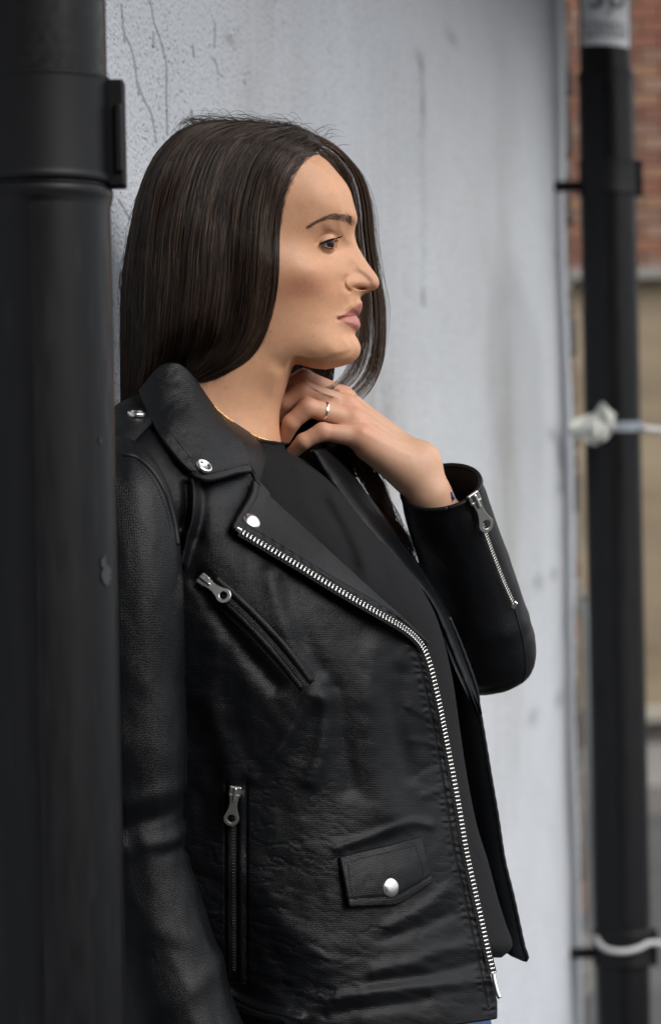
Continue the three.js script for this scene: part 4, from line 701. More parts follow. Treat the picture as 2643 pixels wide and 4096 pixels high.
{ // hair on the far side of the face, falling past the profile and curling under the chin
  const far = guides([
    [[1225, 578, -40], [1278, 612, -50], [1330, 664, -72], [1372, 760, -95], [1392, 860, -104], [1396, 980, -106], [1420, 1090, -108], [1430, 1200, -108], [1425, 1320, -106], [1400, 1430, -104], [1350, 1515, -84], [1270, 1548, -62], [1190, 1495, -50]],
    [[1240, 562, -40], [1335, 588, -70], [1412, 672, -94], [1445, 790, -106], [1458, 920, -110], [1475, 1050, -112], [1492, 1170, -112], [1495, 1290, -110], [1485, 1395, -108], [1448, 1490, -106], [1380, 1560, -84], [1300, 1575, -56], [1215, 1530, -44]],
    [[1215, 535, -40], [1335, 570, -72], [1430, 668, -98], [1468, 790, -110], [1482, 930, -114], [1502, 1060, -116], [1520, 1180, -116], [1524, 1300, -114], [1516, 1410, -112], [1482, 1505, -110], [1420, 1572, -88], [1350, 1592, -62], [1280, 1578, -46]],
    [[1190, 515, -40], [1330, 552, -74], [1445, 655, -102], [1490, 780, -114], [1503, 920, -118], [1520, 1060, -120], [1545, 1180, -120], [1548, 1300, -118], [1540, 1420, -116], [1500, 1530, -114], [1440, 1600, -110], [1400, 1620, -108], [1370, 1630, -106]]]);
  const L = [];
  for (let c = 0; c < 78; c++) {
    const v0 = c < 12 ? 0.4 * rnd() : 0.3 + 2.7 * Math.pow(rnd(), 1.35), ph = rnd() * 60, dz = rr(-12, 6), light = rr(0.8, 1.7);
    for (let s = 0; s < 9; s++) {
      const v = clamp(v0 + gauss() * 0.16, 0, 3), b = rr(0.74, 1), a = rr(0, 0.1), n = 30, pts = [], sp = gauss() * 5;
      for (let i = 0; i <= n; i++) { const t = lerp(a, b, i / n), p = far(v, t), x = p[0] + 7 * vnoise(t * 5, ph, 1) * t + sp * t + 2.5 * vnoise(t * 9, ph + s, 3) * t, y = p[1] + 4 * vnoise(t * 5, ph, 2); pts.push(headPut(x, y, p[2] + 40 + dz * Math.min(1, t * 3))); }
      L.push({ p: pts, r: rr(0.00009, 0.00018), c: hairColor().map((q) => q * light * 2.1), tip: 0.35 });
    }
  }
  for (let k = 0; k < 80; k++) {
    const v = rr(1.2, 3), ph = rnd() * 90, amp = rr(15, 70), a = rr(0.05, 0.4), b = rr(0.6, 1), pts = [];
    for (let i = 0; i <= 26; i++) { const u = i / 26, t = lerp(a, b, u), p = far(v, t); pts.push(headPut(p[0] + amp * (0.15 + u) * (0.35 + 0.6 * vnoise(u * 2.5, ph)) * Math.sin(Math.PI * Math.min(1, u * 1.2 + 0.1)), p[1] + 12 * vnoise(u * 3, ph, 4), p[2] + 40)); }
    L.push({ p: pts, r: rr(0.00008, 0.00014), c: [0.03, 0.021, 0.016], tip: 0.4 });
  }
  // the dark mass behind chin and neck, and the long end that hangs behind the hand
  for (let k = 0; k < 900; k++) {
    const u0 = rnd(), ph = rnd() * 40, w = Math.sqrt(rnd()), pts = [], z0 = rr(-135, -112) + 40;
    const top = [lerp(1120, 1335, u0), lerp(1380, 1420, rnd())], bot = [lerp(1130, 1300, u0) + rr(-20, 20), lerp(1530, 1570, rnd()) + (u0 > 0.5 ? -10 : 0)];
    for (let i = 0; i <= 8; i++) { const u = i / 8; pts.push(headPut(lerp(top[0], bot[0], u) + 8 * vnoise(u * 3, ph) + 12 * Math.sin(u * 3), lerp(top[1], bot[1], u), z0)); }
    L.push({ p: pts, r: rr(0.00022, 0.0004), c: hairColor().map((q) => q * 0.9), tip: 0.5 });
  }
  const lock = along(smooth([[1370, 1770], [1440, 1850], [1500, 1940], [1535, 2025], [1570, 2095], [1612, 2150], [1646, 2195], [1660, 2235], [1645, 2262]], 6));
  for (let k = 0; k < 700; k++) {
    const off = gauss(), ph = rnd() * 80, b = rr(0.62, 1), clump = Math.floor(rnd() * 9), pts = [], z0 = rr(-72, -44);
    for (let i = 0; i <= 26; i++) {
      const t = i / 26 * b, c = lock(t), w = lerp(46, 20, t), wave = 22 * Math.sin(t * 17 + clump * 0.9) * t + 10 * vnoise(t * 6, clump * 7.7);
      pts.push(headPut(c[0] + off * w * 0.8 + wave + 5 * vnoise(t * 8, ph), c[1] - off * w * 0.35 + wave * 0.4, z0 + 8 * Math.cos(t * 15 + clump)));
    }
    L.push({ p: pts, r: rr(0.00014, 0.0003), c: [0.095, 0.045, 0.022].map((q) => q * rr(0.35, 1.6)), tip: 0.35 });
  }
  const g = mesh('hair_strands', strands(L), M.hair, hair); g.userData.kind = 'stuff';
}

// ------------------------------------------------------------------ clothes
console.log('clothes');
const mmW = (x, y, zmm) => W(x, y, zmm / 1000);
const shirtFold = smooth([[1330, 1990], [1400, 2100], [1450, 2230], [1470, 2350]], 5), shirtFold2 = smooth([[1300, 2010], [1370, 2120], [1420, 2260]], 5);
// shirt: closed body of soft ellipses between the two sides of the torso
{
  const rows = T([[1735, 640, 1136, -40, 58], [1775, 620, 1150, -38, 62], [1810, 610, 1200, -34, 68], [1900, 620, 1300, -26, 82], [2000, 630, 1388, -18, 92], [2100, 650, 1462, -12, 98], [2200, 670, 1560, -10, 103], [2300, 690, 1648, -10, 108], [2400, 710, 1712, -10, 112], [2500, 740, 1756, -12, 112], [2700, 780, 1806, -18, 108], [2900, 800, 1836, -20, 106], [3100, 830, 1866, -22, 106], [3300, 870, 1906, -22, 106], [3450, 900, 1952, -22, 106], [3600, 930, 1992, -22, 106], [3700, 950, 2024, -22, 106], [3770, 960, 2048, -22, 106], [3800, 970, 2040, -22, 104], [3830, 980, 2005, -22, 98]]);
  const g = sheet((u, v) => {
    let y = lerp(1735, 3830, v); const [xl, xr, zc, b] = rows(y), a = lerp(-Math.PI * 0.62, Math.PI * 0.62, u), xc = (xl + xr) / 2, w = (xr - xl) / 2, x = xc + w * Math.sin(a), c = Math.cos(a);
    if (y < 1900) y += (1 - sst(1735, 1900, y)) * (28 * Math.sin(a * 1.0) + 10);           // the neckline dips towards the front
    const d = 4.5 * fbm((x - 0.5 * y) / 90, (y + 0.5 * x) / 300, 2, 3) + 3 * Math.sin(x / 40 + y / 130) * sst(2000, 2300, y) * 0.4 + 5 * ridge(shirtFold, x, y, 26) - 4 * ridge(shirtFold2, x, y, 16);
    return mmW(x, y, zc + b * c + (c > 0 ? d : 0));
  }, 90, 260, 0.0016, 0.6, 0.5);
  mesh('shirt', g, M.cotton, person).userData.label = 'black cotton round neck shirt';
  const rib = []; for (let i = 0; i <= 60; i++) { const u = i / 60, y = 1735, [xl, xr, zc, b] = rows(y), a = lerp(-1.9, 1.9, u); rib.push(mmW((xl + xr) / 2 + (xr - xl) / 2 * Math.sin(a), y + 28 * Math.sin(a) + 12, zc + b * Math.cos(a) + 0.4)); }
  mesh('neckline', tube(rib, rib.map((_, i) => 0.0014 + 0.0002 * Math.sin(i)), 8), M.cotton, person.children[person.children.length - 1]);
}
// the near front of the jacket: depth in mm over the photograph
const panelZ = tps([
  [470, 1640, 95], [600, 1600, 70], [720, 1560, 45], [480, 1800, 150], [600, 1870, 152], [650, 1760, 118], [760, 1760, 92], [850, 1830, 84], [950, 1850, 70], [650, 2000, 152], [750, 1950, 138], [900, 1980, 114], [1000, 2050, 100], [1100, 2100, 90], [1190, 2110, 82],
  [740, 2200, 140], [850, 2200, 146], [1000, 2200, 135], [1150, 2220, 116], [1310, 2210, 92], [740, 2500, 143], [850, 2500, 149], [1000, 2500, 155], [1200, 2500, 144], [1400, 2500, 118], [1530, 2420, 92], [1640, 2510, 76], [1700, 2600, 64],
  [760, 2900, 141], [900, 2900, 146], [1100, 2900, 151], [1300, 2900, 139], [1500, 2900, 110], [1700, 2900, 66], [1775, 2950, 44], [770, 3300, 137], [900, 3300, 142], [1100, 3300, 150], [1300, 3300, 142], [1500, 3300, 119], [1700, 3300, 80], [1840, 3300, 48],
  [820, 3700, 136], [950, 3700, 145], [1150, 3700, 155], [1350, 3700, 149], [1550, 3700, 126], [1750, 3700, 90], [1920, 3700, 54], [900, 4080, 122], [1050, 4080, 148], [1250, 4080, 160], [1450, 4080, 152], [1650, 4080, 130], [1850, 4060, 96], [1980, 4040, 66],
]);
const folds = [   // curve, height mm, width px
  [[[770, 1880], [778, 1960], [772, 2060], [745, 2170], [725, 2250]], 9, 13], [[[745, 1940], [748, 2020], [738, 2100]], -7, 12], [[[800, 1930], [805, 2040], [790, 2150]], -5, 22],
  [[[1085, 2290], [1110, 2400], [1150, 2530], [1210, 2680], [1290, 2790]], 3.5, 32], [[[1140, 2330], [1180, 2470], [1230, 2600], [1300, 2720]], -3, 32],
  [[[1290, 2740], [1310, 2850], [1290, 2990], [1240, 3120]], 4, 26], [[[1330, 2760], [1370, 2950], [1400, 3150]], -4, 30], [[[1240, 2790], [1180, 2900], [1100, 3020], [1020, 3110]], 3.5, 22], [[[1500, 2600], [1480, 2800], [1500, 3050], [1560, 3250]], 5, 40], [[[1600, 2700], [1590, 2900], [1640, 3100]], -4, 26],
  [[[800, 2330], [860, 2440], [980, 2600], [1100, 2740]], -5, 26], [[[1350, 3390], [1500, 3340], [1640, 3290], [1720, 3300]], 3, 15], [[[1560, 3700], [1680, 3640], [1790, 3560]], 3, 20], [[[1540, 3750], [1680, 3710], [1800, 3650]], -2.2, 18],
  [[[1500, 3880], [1640, 3850], [1780, 3800], [1890, 3780]], 2.6, 20], [[[1480, 3930], [1640, 3910], [1800, 3880], [1920, 3840]], -2.4, 18], [[[1350, 3990], [1550, 3960], [1750, 3940], [1940, 3920]], 2.6, 18], [[[1300, 4060], [1500, 4030], [1700, 4000]], -2.4, 18],
  [[[880, 3960], [960, 4010], [1060, 4050], [1200, 4080]], 6, 18], [[[900, 4020], [1000, 4060], [1120, 4090]], -5, 13], [[[1000, 3500], [1120, 3700], [1300, 3850]], 3, 50], [[[830, 2800], [900, 3000], [950, 3200]], 3.5, 40], [[[1700, 3180], [1780, 3150], [1830, 3120]], 1.3, 12], [[[1690, 3080], [1760, 3040], [1790, 3000]], -1.2, 12], [[[1640, 2830], [1700, 2860], [1745, 2870]], 1.3, 13], [[[1650, 2960], [1710, 2970], [1760, 2985]], 1.1, 12],
].map(([c, h, s]) => { const q = smooth(c, 5); let x0 = 1e9, x1 = -1e9, y0 = 1e9, y1 = -1e9; for (const p of q) { x0 = Math.min(x0, p[0]); x1 = Math.max(x1, p[0]); y0 = Math.min(y0, p[1]); y1 = Math.max(y1, p[1]); } return { c: q, h, s, box: [x0 - 3.5 * s, x1 + 3.5 * s, y0 - 3.5 * s, y1 + 3.5 * s] }; });
const xRight = T([[1560, 720], [1620, 760], [1700, 850], [1800, 960], [1880, 1000], [1950, 1060], [2100, 1190], [2200, 1310], [2300, 1420], [2400, 1530], [2500, 1640], [2560, 1690], [2600, 1698], [2700, 1724], [2800, 1744], [2900, 1766], [3030, 1790], [3200, 1820], [3400, 1853], [3560, 1888], [3700, 1920], [3830, 1948], [3900, 1960], [4000, 1977], [4060, 1986], [4200, 1995]]);
const xLeft = T([[1560, 600], [1620, 470], [1700, 430], [1900, 440], [2000, 500], [2150, 640], [2400, 690], [2800, 690], [3200, 690], [3500, 700], [3800, 760], [4100, 850], [4200, 880]]);
const placket = smooth([[1640, 2560], [1672, 2620], [1692, 2700], [1712, 2800], [1733, 2900], [1757, 3030], [1786, 3200], [1818, 3400], [1853, 3560], [1884, 3700], [1912, 3830], [1940, 3960], [1952, 4030]], 6);
function leatherH(x, y) {   // folds and creases of the leather, mm
  const crease = 1 - Math.abs(fbm((x + 0.4 * y) / 120, (y - 0.25 * x) / 46, 21, 3)) * 2.6, zone = 0.25 + 0.75 * sst(-0.1, 0.35, fbm(x / 260, y / 260, 33, 2)) * sst(2700, 3500, y);
  let h = -0.6 * Math.max(0, crease) ** 3 * zone + 3.4 * fbm(x / 190, y / 230, 5, 3) + 0.9 * fbm((x + y * 0.3) / 110, (y - x * 0.3) / 34, 8, 2) * sst(3000, 3900, y) + 0.3 * fbm(x / 50, y / 46, 12, 2);
  for (const f of folds) if (x > f.box[0] && x < f.box[1] && y > f.box[2] && y < f.box[3]) h += f.h * ridge(f.c, x, y, f.s);
  if (x > 1560 && y > 2540) { const d = curveDist(placket, x, y); if (d < 60) { h -= 1.7 * Math.exp(-((d / 4.5) ** 2)); h += (x < 2000 ? 0.9 : 0) * Math.sin(y / 5.2 + 2 * vnoise(x / 30, y / 30)) * Math.exp(-(((d - 16) / 13) ** 2)) * (0.6 + 0.4 * vnoise(y / 40, 3)); } }
  if (x > 880 && x < 1010 && y > 3100 && y < 3960) h -= 2.2 * Math.exp(-(((Math.abs(x - 945) - 41) / 5) ** 2)) * sst(3110, 3150, y) * (1 - sst(3930, 3950, y));
  return h;
}
const zP = (x, y) => panelZ(x, y) + leatherH(x, y);
const jacket = new THREE.Group(); jacket.name = 'jacket'; jacket.userData.label = 'open black leather biker jacket with silver zips'; person.add(jacket);
const panelF = (u, v) => { const y0 = lerp(1560, 4150, v), xl = xLeft(y0)[0], xr = xRight(Math.min(y0, 4060))[0], w = Math.pow(u, 0.8), x = lerp(xl, xr, w), y = y0 - (y0 > 3900 ? (y0 - 3900) / 250 * (x - 1450) * 0.15 : 0); return mmW(x, y, zP(x, y)); };
const panel = mesh('front_panel', sheet(panelF, 300, 560, 0.003, 0.3, 0.6), M.leather, jacket);
{ // the back and side of the jacket, behind the arm
  const rows = T([[1560, 560, 760, -70, 60], [1640, 440, 900, -45, 110], [1800, 400, 1080, -25, 128], [2100, 400, 1150, -10, 128], [2600, 430, 1250, 0, 125], [3200, 470, 1300, 0, 122], [3700, 560, 1400, 0, 122], [4150, 640, 1500, 0, 125]]);
  const g = sheet((u, v) => { const y = lerp(1560, 4150, v), [a, b, zc, d] = rows(y), t = lerp(-Math.PI * 0.42, Math.PI * 1.42, u) + Math.PI; return mmW((a + b) / 2 + (b - a) / 2 * Math.cos(t), y, zc + d * Math.sin(t) * -1 * 0.94); }, 60, 60, 0, 0.9, 0.6);
  mesh('back_panel', g, M.leather, jacket);
}
for (const m of [panel]) { m.geometry.boundsTree = new MeshBVH(m.geometry); m.raycast = acceleratedRaycast; }
const ray = new THREE.Raycaster();
function on(m, px, py, lift = 0) {   // the point of a garment under a pixel, its normal
  const o = V(0, CY, D), d = W(px, py, 0).sub(o).normalize(); ray.set(o, d); ray.firstHitOnly = true; const h = ray.intersectObject(m, false)[0];
  if (!h) return null; const n = h.face.normal.clone(); if (n.dot(d) > 0) n.negate(); return { p: h.point.clone().addScaledVector(n, lift), n };
}
const bvh = (m) => { m.geometry.boundsTree = new MeshBVH(m.geometry); m.raycast = acceleratedRaycast; return m; };
// patch spanned by four border curves (Coons), points [px, py, mm]
function coons(top, bottom, left, right, bulge) {
  const A = along(smooth(top, 6)), B = along(smooth(bottom, 6)), Cc = along(smooth(left, 6)), Dd = along(smooth(right, 6));
  return (u, v) => { const a = A(u), b = B(u), c = Cc(v), d = Dd(v), p = a.map((_, k) => lerp(a[k], b[k], v) + lerp(c[k], d[k], u) - (lerp(lerp(A(0)[k], A(1)[k], u), lerp(B(0)[k], B(1)[k], u), v))); p[2] += bulge(u, v, p[0], p[1]); return mmW(p[0], p[1], p[2]); };
}
// right lapel: folded back over the chest, zip along its outer edge
const zl = (x, y, h) => [x, y, panelZ(x, y) + h];
const lapelF = coons(
  [zl(1020, 1925, 12), zl(1080, 1985, 9), zl(1200, 2095, 6), zl(1320, 2205, 4), zl(1450, 2325, 4), zl(1600, 2460, 5), zl(1714, 2568, 5)],
  [zl(938, 2108, 16), zl(1050, 2172, 17), zl(1200, 2262, 17), zl(1350, 2353, 16), zl(1500, 2440, 13), zl(1600, 2500, 10), zl(1690, 2580, 5)],
  [zl(1020, 1925, 12), zl(1012, 1970, 13), zl(982, 2025, 15), zl(945, 2085, 16), zl(938, 2108, 16)],
  [zl(1714, 2568, 5), zl(1712, 2571, 5), zl(1706, 2574, 5), zl(1698, 2578, 5), zl(1690, 2580, 5)],
  (u, v, x, y) => 7 * Math.sin(Math.PI * v) * Math.sin(Math.PI * clamp(u * 0.9 + 0.08, 0, 1)) + 0.8 * fbm(x / 50, y / 50, 4, 3) - 1.0 * bell(1 - v - 0.12, 0.018) + 0.5 * Math.sin(x / 6) * bell(1 - v - 0.19, 0.06));
const lapel = bvh(mesh('lapel', sheet(lapelF, 180, 60, 0.0042, 0.25, 0.06), M.leather, jacket));
// right collar leaf
const collarF = coons(
  [zl(560, 1560, 20), zl(640, 1470, 34), zl(710, 1455, 40), zl(770, 1500, 38), zl(800, 1540, 34)],
  [zl(786, 1905, 14), zl(830, 1915, 16), zl(890, 1905, 16), zl(950, 1888, 15), zl(1006, 1882, 13)],
  [zl(560, 1560, 20), zl(600, 1660, 14), zl(650, 1745, 12), zl(715, 1830, 12), zl(765, 1885, 13), zl(786, 1905, 14)],
  [zl(800, 1540, 34), zl(850, 1612, 28), zl(905, 1690, 23), zl(960, 1755, 19), zl(990, 1815, 15), zl(1006, 1882, 13)],
  (u, v, x, y) => 13 * Math.sin(Math.PI * clamp(u, 0, 1)) * (1 - 0.55 * v) + 1.2 * fbm(x / 60, y / 60, 14, 3) + 2 * Math.sin(v * 7 + u * 3) * u * (1 - u) - 1.0 * bell(1 - v - 0.06, 0.014));
const collar = bvh(mesh('collar', sheet(collarF, 90, 120, 0.004, 0.06, 0.11), M.leather, jacket));
{ // collar stand, between the leaf and the lapel
  const g = sheet(coons([zl(860, 1640, 14), zl(905, 1700, 12), zl(960, 1765, 11)], [zl(1000, 1880, 6), zl(1020, 1910, 8), zl(1040, 1940, 8)], [zl(860, 1640, 14), zl(940, 1780, 8), zl(1000, 1880, 6)], [zl(960, 1765, 11), zl(1000, 1850, 9), zl(1040, 1940, 8)], () => 1), 20, 40, 0.003, 0.03, 0.08);
  mesh('collar_stand', g, M.leather, jacket);
}
// shoulder strap
const strapF = coons([zl(430, 1655, 10), zl(500, 1632, 10), zl(590, 1632, 9)], [zl(425, 1835, 12), zl(520, 1770, 12), zl(618, 1680, 10)], [zl(430, 1655, 10), zl(425, 1745, 13), zl(425, 1835, 12)], [zl(590, 1632, 9), zl(615, 1655, 10), zl(618, 1680, 10)], (u, v) => 3 * Math.sin(Math.PI * v));
const strap = bvh(mesh('shoulder_strap', sheet(strapF, 40, 30, 0.004, 0.05, 0.04), M.leather, jacket));
// near sleeve
{
  const st = [[1770, 420, 505, 128], [1800, 370, 560, 132], [1860, 325, 612, 140], [1950, 300, 665, 150], [2050, 290, 698, 158], [2250, 285, 726, 166], [2500, 285, 734, 172], [2800, 292, 740, 174], [3050, 302, 750, 176], [3200, 308, 742, 176], [3300, 314, 736, 176], [3450, 332, 754, 176], [3620, 372, 808, 176], [3850, 430, 882, 178], [4096, 492, 958, 182], [4300, 545, 1015, 186]];
  const tb = T(st), Cn = [], Rn = [], n = 150;
  for (let i = 0; i <= n; i++) { const y = lerp(1770, 4300, i / n), [a, b, z] = tb(y); Cn.push(mmW((a + b) / 2, y, z)); Rn.push((b - a) / 2 / S * (D - z / 1000) / D); }
  const rings = [[0.035, 4, 0.012], [0.50, 2.5, 0.02], [0.555, 4.5, 0.016], [0.575, -4, 0.012], [0.60, 5, 0.016], [0.635, -4.5, 0.014], [0.665, 4, 0.018], [0.71, -3.5, 0.014], [0.735, 4.5, 0.016], [0.78, -3.5, 0.018], [0.81, 3.5, 0.018], [0.87, 3.5, 0.02], [0.93, 3, 0.02]];
  const g = tube(Cn, Rn, 120, (u, a) => { let h = 3.2 * fbm(Math.cos(a) * 1.5, u * 9, Math.sin(a) * 1.5, 3); for (const [c, amp, w] of rings) { const uu = u - c + 0.028 * Math.sin(a + c * 40) + 0.012 * vnoise(a * 1.2, c * 50); h += 0.62 * amp * Math.exp(-((uu / w) ** 2)) * (0.55 + 0.45 * Math.sin(a * 1 + c * 25)); } return h / 1000; });
  bvh(mesh('sleeve', g, M.leather, jacket));
}
const nearSleeve = jacket.children[jacket.children.length - 1];
// far sleeve: upper arm, bent elbow, forearm with open cuff
let farSleeve;
{
  const cs = smooth([[1764, 1950, -66, 38.5], [1782, 2030, -78, 39.5], [1836, 2190, -100, 41], [1884, 2350, -120, 43], [1918, 2490, -138, 46], [1944, 2590, -152, 47.5], [1964, 2660, -162, 45], [1978, 2712, -168, 36], [1984, 2745, -170, 22], [1986, 2760, -171, 6]], 12);
  const wr = [[0.12, 1, 0.04], [0.28, 1.6, 0.05], [0.44, 2.2, 0.04], [0.5, -2, 0.035], [0.6, 1.8, 0.035], [0.68, -1.4, 0.03]];
  const Cn = cs.map((q) => mmW(q[0], q[1], q[2])), Rn = cs.map((q) => q[3] / 1000);
  const disp = (u, a) => { let h = 1.6 * fbm(Math.cos(a) * 1.6, u * 8, Math.sin(a) * 1.6, 3); for (const [c, amp, w] of wr) { const uu = u - c + 0.03 * Math.sin(a * 1 + c * 30); h += amp * Math.exp(-((uu / w) ** 2)) * (0.5 + 0.5 * Math.sin(a + c * 20)); } return h / 1000 * sst(0, 0.06, u); };
  farSleeve = bvh(mesh('sleeve', tube(Cn, Rn, 110, disp, false, true), M.leather, jacket));
  const inner = tube(Cn.slice(0, 40), Rn.slice(0, 40).map((r, i) => r - 0.003 - i * 0.0001), 80, null, false, true); mesh('sleeve_lining', inner, M.lining, jacket);
  const rim = []; { const t = Cn[1].clone().sub(Cn[0]).normalize(), N = V(0, 0, 1); N.addScaledVector(t, -N.dot(t)).normalize(); const B = t.clone().cross(N); for (let s = 0; s <= 80; s++) { const a = s / 80 * Math.PI * 2; rim.push(Cn[0].clone().addScaledVector(N, Math.cos(a) * (Rn[0] - 0.0014)).addScaledVector(B, Math.sin(a) * (Rn[0] - 0.0014))); } }
  mesh('cuff_edge', tube(rim, rim.map(() => 0.0024), 8), M.leatherEdge, jacket);
  const up = smooth([[1330, 2130, -172, 42], [1480, 2350, -178, 46], [1700, 2560, -180, 46], [1860, 2620, -175, 38], [1940, 2640, -168, 32], [1990, 2650, -165, 20], [2000, 2655, -164, 4]], 8);
  mesh('sleeve', tube(up.map((q) => mmW(q[0], q[1], q[2])), up.map((q) => q[3] / 1000), 60, (u, a) => 0.002 * fbm(Math.cos(a) * 2, u * 6, Math.sin(a) * 2, 2)), M.leather, jacket);
  const bl = [[1802, 1968], [1808, 1986], [1816, 1998]].map(([x, y]) => mmW(x, y, -62)); mesh('lining', tube(bl, bl.map(() => 0.0014), 10), M.blueLining, jacket);
}
// far lapel and far front edge
const farIn = [[1240, 1812, -20], [1280, 1905, -24], [1345, 2010, -28], [1415, 2095, -32], [1500, 2185, -36], [1600, 2290, -40], [1700, 2400, -46], [1762, 2530, -52], [1812, 2660, -58], [1862, 2770, -64], [1908, 2860, -70]];
const farOut = [[1300, 1795, -34], [1385, 1868, -40], [1470, 1975, -46], [1550, 2085, -50], [1625, 2185, -54], [1700, 2290, -56], [1772, 2405, -60], [1832, 2545, -64], [1880, 2670, -68], [1908, 2755, -70], [1922, 2850, -72]];
const farLapel = mesh('lapel', sheet((() => { const A = along(smooth(farIn, 5)), B = along(smooth(farOut, 5)); return (u, v) => { const a = A(v), b = B(v), p = a.map((q, k) => lerp(q, b[k], u)); p[2] += 10 - 20 * u + 22 * Math.sin(Math.PI * Math.pow(u, 0.85)) + 1.2 * fbm(v * 30, u * 3, 7, 2); return mmW(...p); }; })(), 30, 160, 0.004, 0.03, 0.3), M.leather, jacket);
{
  const edge = [[1800, 2470, -61], [1852, 2595, -64], [1905, 2745, -66], [1918, 2830, -68], [1940, 2960, -70], [1968, 3130, -72], [1992, 3270, -74], [2008, 3380, -74], [2022, 3460, -75], [2052, 3580, -76], [2080, 3710, -78], [2098, 3790, -78], [2112, 3832, -78], [2104, 3842, -79]];
  const inn = [[1730, 2470, -84], [1760, 2595, -88], [1790, 2745, -92], [1800, 2830, -94], [1815, 2960, -98], [1840, 3130, -100], [1870, 3270, -102], [1890, 3380, -102], [1915, 3460, -103], [1950, 3580, -104], [1985, 3700, -105], [2005, 3760, -106], [2015, 3785, -106], [2020, 3800, -106]];
  const A = along(smooth(edge, 6)), B = along(smooth(inn, 6));
  mesh('front_panel', sheet((u, v) => { const a = A(v), b = B(v), p = a.map((q, k) => lerp(q, b[k], u)); p[2] -= 16 * Math.sin(Math.PI * u) * 0.6; return mmW(...p); }, 14, 90, 0.004, 0.05, 0.25), M.lining, jacket);
  const e = []; for (let i = 0; i <= 90; i++) { const q = A(i / 90); e.push(mmW(q[0] - 6 + 0.7 * Math.sin(i * 2.1), q[1], q[2] + 1)); } mesh('edge_binding', tube(e, e.map(() => 0.0024), 8), M.leatherEdge, jacket);
}
{ // far collar, in the dark behind the fingers
  const g = sheet(coons([[1060, 1600, -92], [1230, 1580, -96], [1340, 1640, -100]], [[1110, 1880, -66], [1290, 1850, -66], [1430, 1975, -74]], [[1060, 1600, -92], [1070, 1720, -76], [1110, 1880, -66]], [[1340, 1640, -100], [1400, 1800, -92], [1430, 1975, -74]], (u, v) => 8 * Math.sin(Math.PI * u)), 30, 40, 0.004, 0.08, 0.08);
  mesh('collar', g, M.leather, jacket);
  const g2 = sheet(coons([[1150, 1640, -125], [1260, 1660, -132], [1340, 1760, -138]], [[1230, 2150, -110], [1340, 2180, -130], [1420, 2190, -145]], [[1150, 1640, -125], [1190, 1900, -115], [1230, 2150, -110]], [[1340, 1760, -138], [1400, 1960, -145], [1420, 2190, -145]], (u, v) => 10 * Math.sin(Math.PI * u)), 24, 40, 0.004, 0.1, 0.1);
  mesh('shoulder_panel', g2, M.leather, jacket);
}
// seams and stitches laid on the leather
const stitchBits = [];
const bit = new THREE.CapsuleGeometry(0.00042, 0.0017, 2, 6);
function stitch(m, pts, step = 13, lift = 0.0002) {
  const f = along(smooth(pts, 6)), n = Math.round(f.length_ / step);
  for (let i = 0; i < n; i++) {
    const a = f(i / n), b = f((i + 0.62) / n), A = on(m, ...a, lift), B = on(m, ...b, lift); if (!A || !B || A.p.distanceTo(B.p) > 0.008) continue;
    const g = bit.clone(), d = B.p.clone().sub(A.p), q = new THREE.Quaternion().setFromUnitVectors(V(0, 1, 0), d.clone().normalize()); g.scale(1, d.length() / 0.0025, 1); g.applyQuaternion(q); const c = A.p.clone().add(B.p).multiplyScalar(0.5); g.translate(c.x, c.y, c.z); stitchBits.push(g);
  }
}
function welt(m, pts, rad, mat, name, lift = 0, closed = false) { const c = []; for (const p of smooth(pts, 6, closed)) { const h = on(m, p[0], p[1], lift); if (h) c.push(h.p); } if (closed) c.push(c[0].clone()); if (c.length > 2) return mesh(name, tube(c, c.map(() => rad), 8), mat, jacket); }
stitch(lapel, [[1035, 1945], [1028, 1985], [998, 2040], [968, 2085]]); stitch(lapel, [[985, 2100], [1060, 2142], [1200, 2226], [1350, 2318], [1500, 2404], [1620, 2480]]);
bvh(farLapel); stitch(farLapel, [[1330, 1835], [1400, 1905], [1470, 2000], [1550, 2110], [1640, 2225], [1720, 2345], [1790, 2480], [1850, 2640]], 13);
stitch(collar, [[800, 1882], [840, 1893], [900, 1880], [960, 1863], [998, 1856]]); stitch(collar, [[790, 1880], [760, 1830], [700, 1752], [650, 1690]]);
stitch(panel, placket.filter((_, i) => i % 4 === 0), 13);
welt(nearSleeve, [[492, 1818], [540, 1826], [590, 1862], [630, 1912], [662, 1975], [685, 2040], [702, 2110], [712, 2180]], 0.0026, M.leatherEdge, 'armhole_seam', -0.0006);
stitch(nearSleeve, [[490, 1836], [540, 1846], [580, 1880], [615, 1925], [645, 1985], [668, 2050], [684, 2120]], 14);
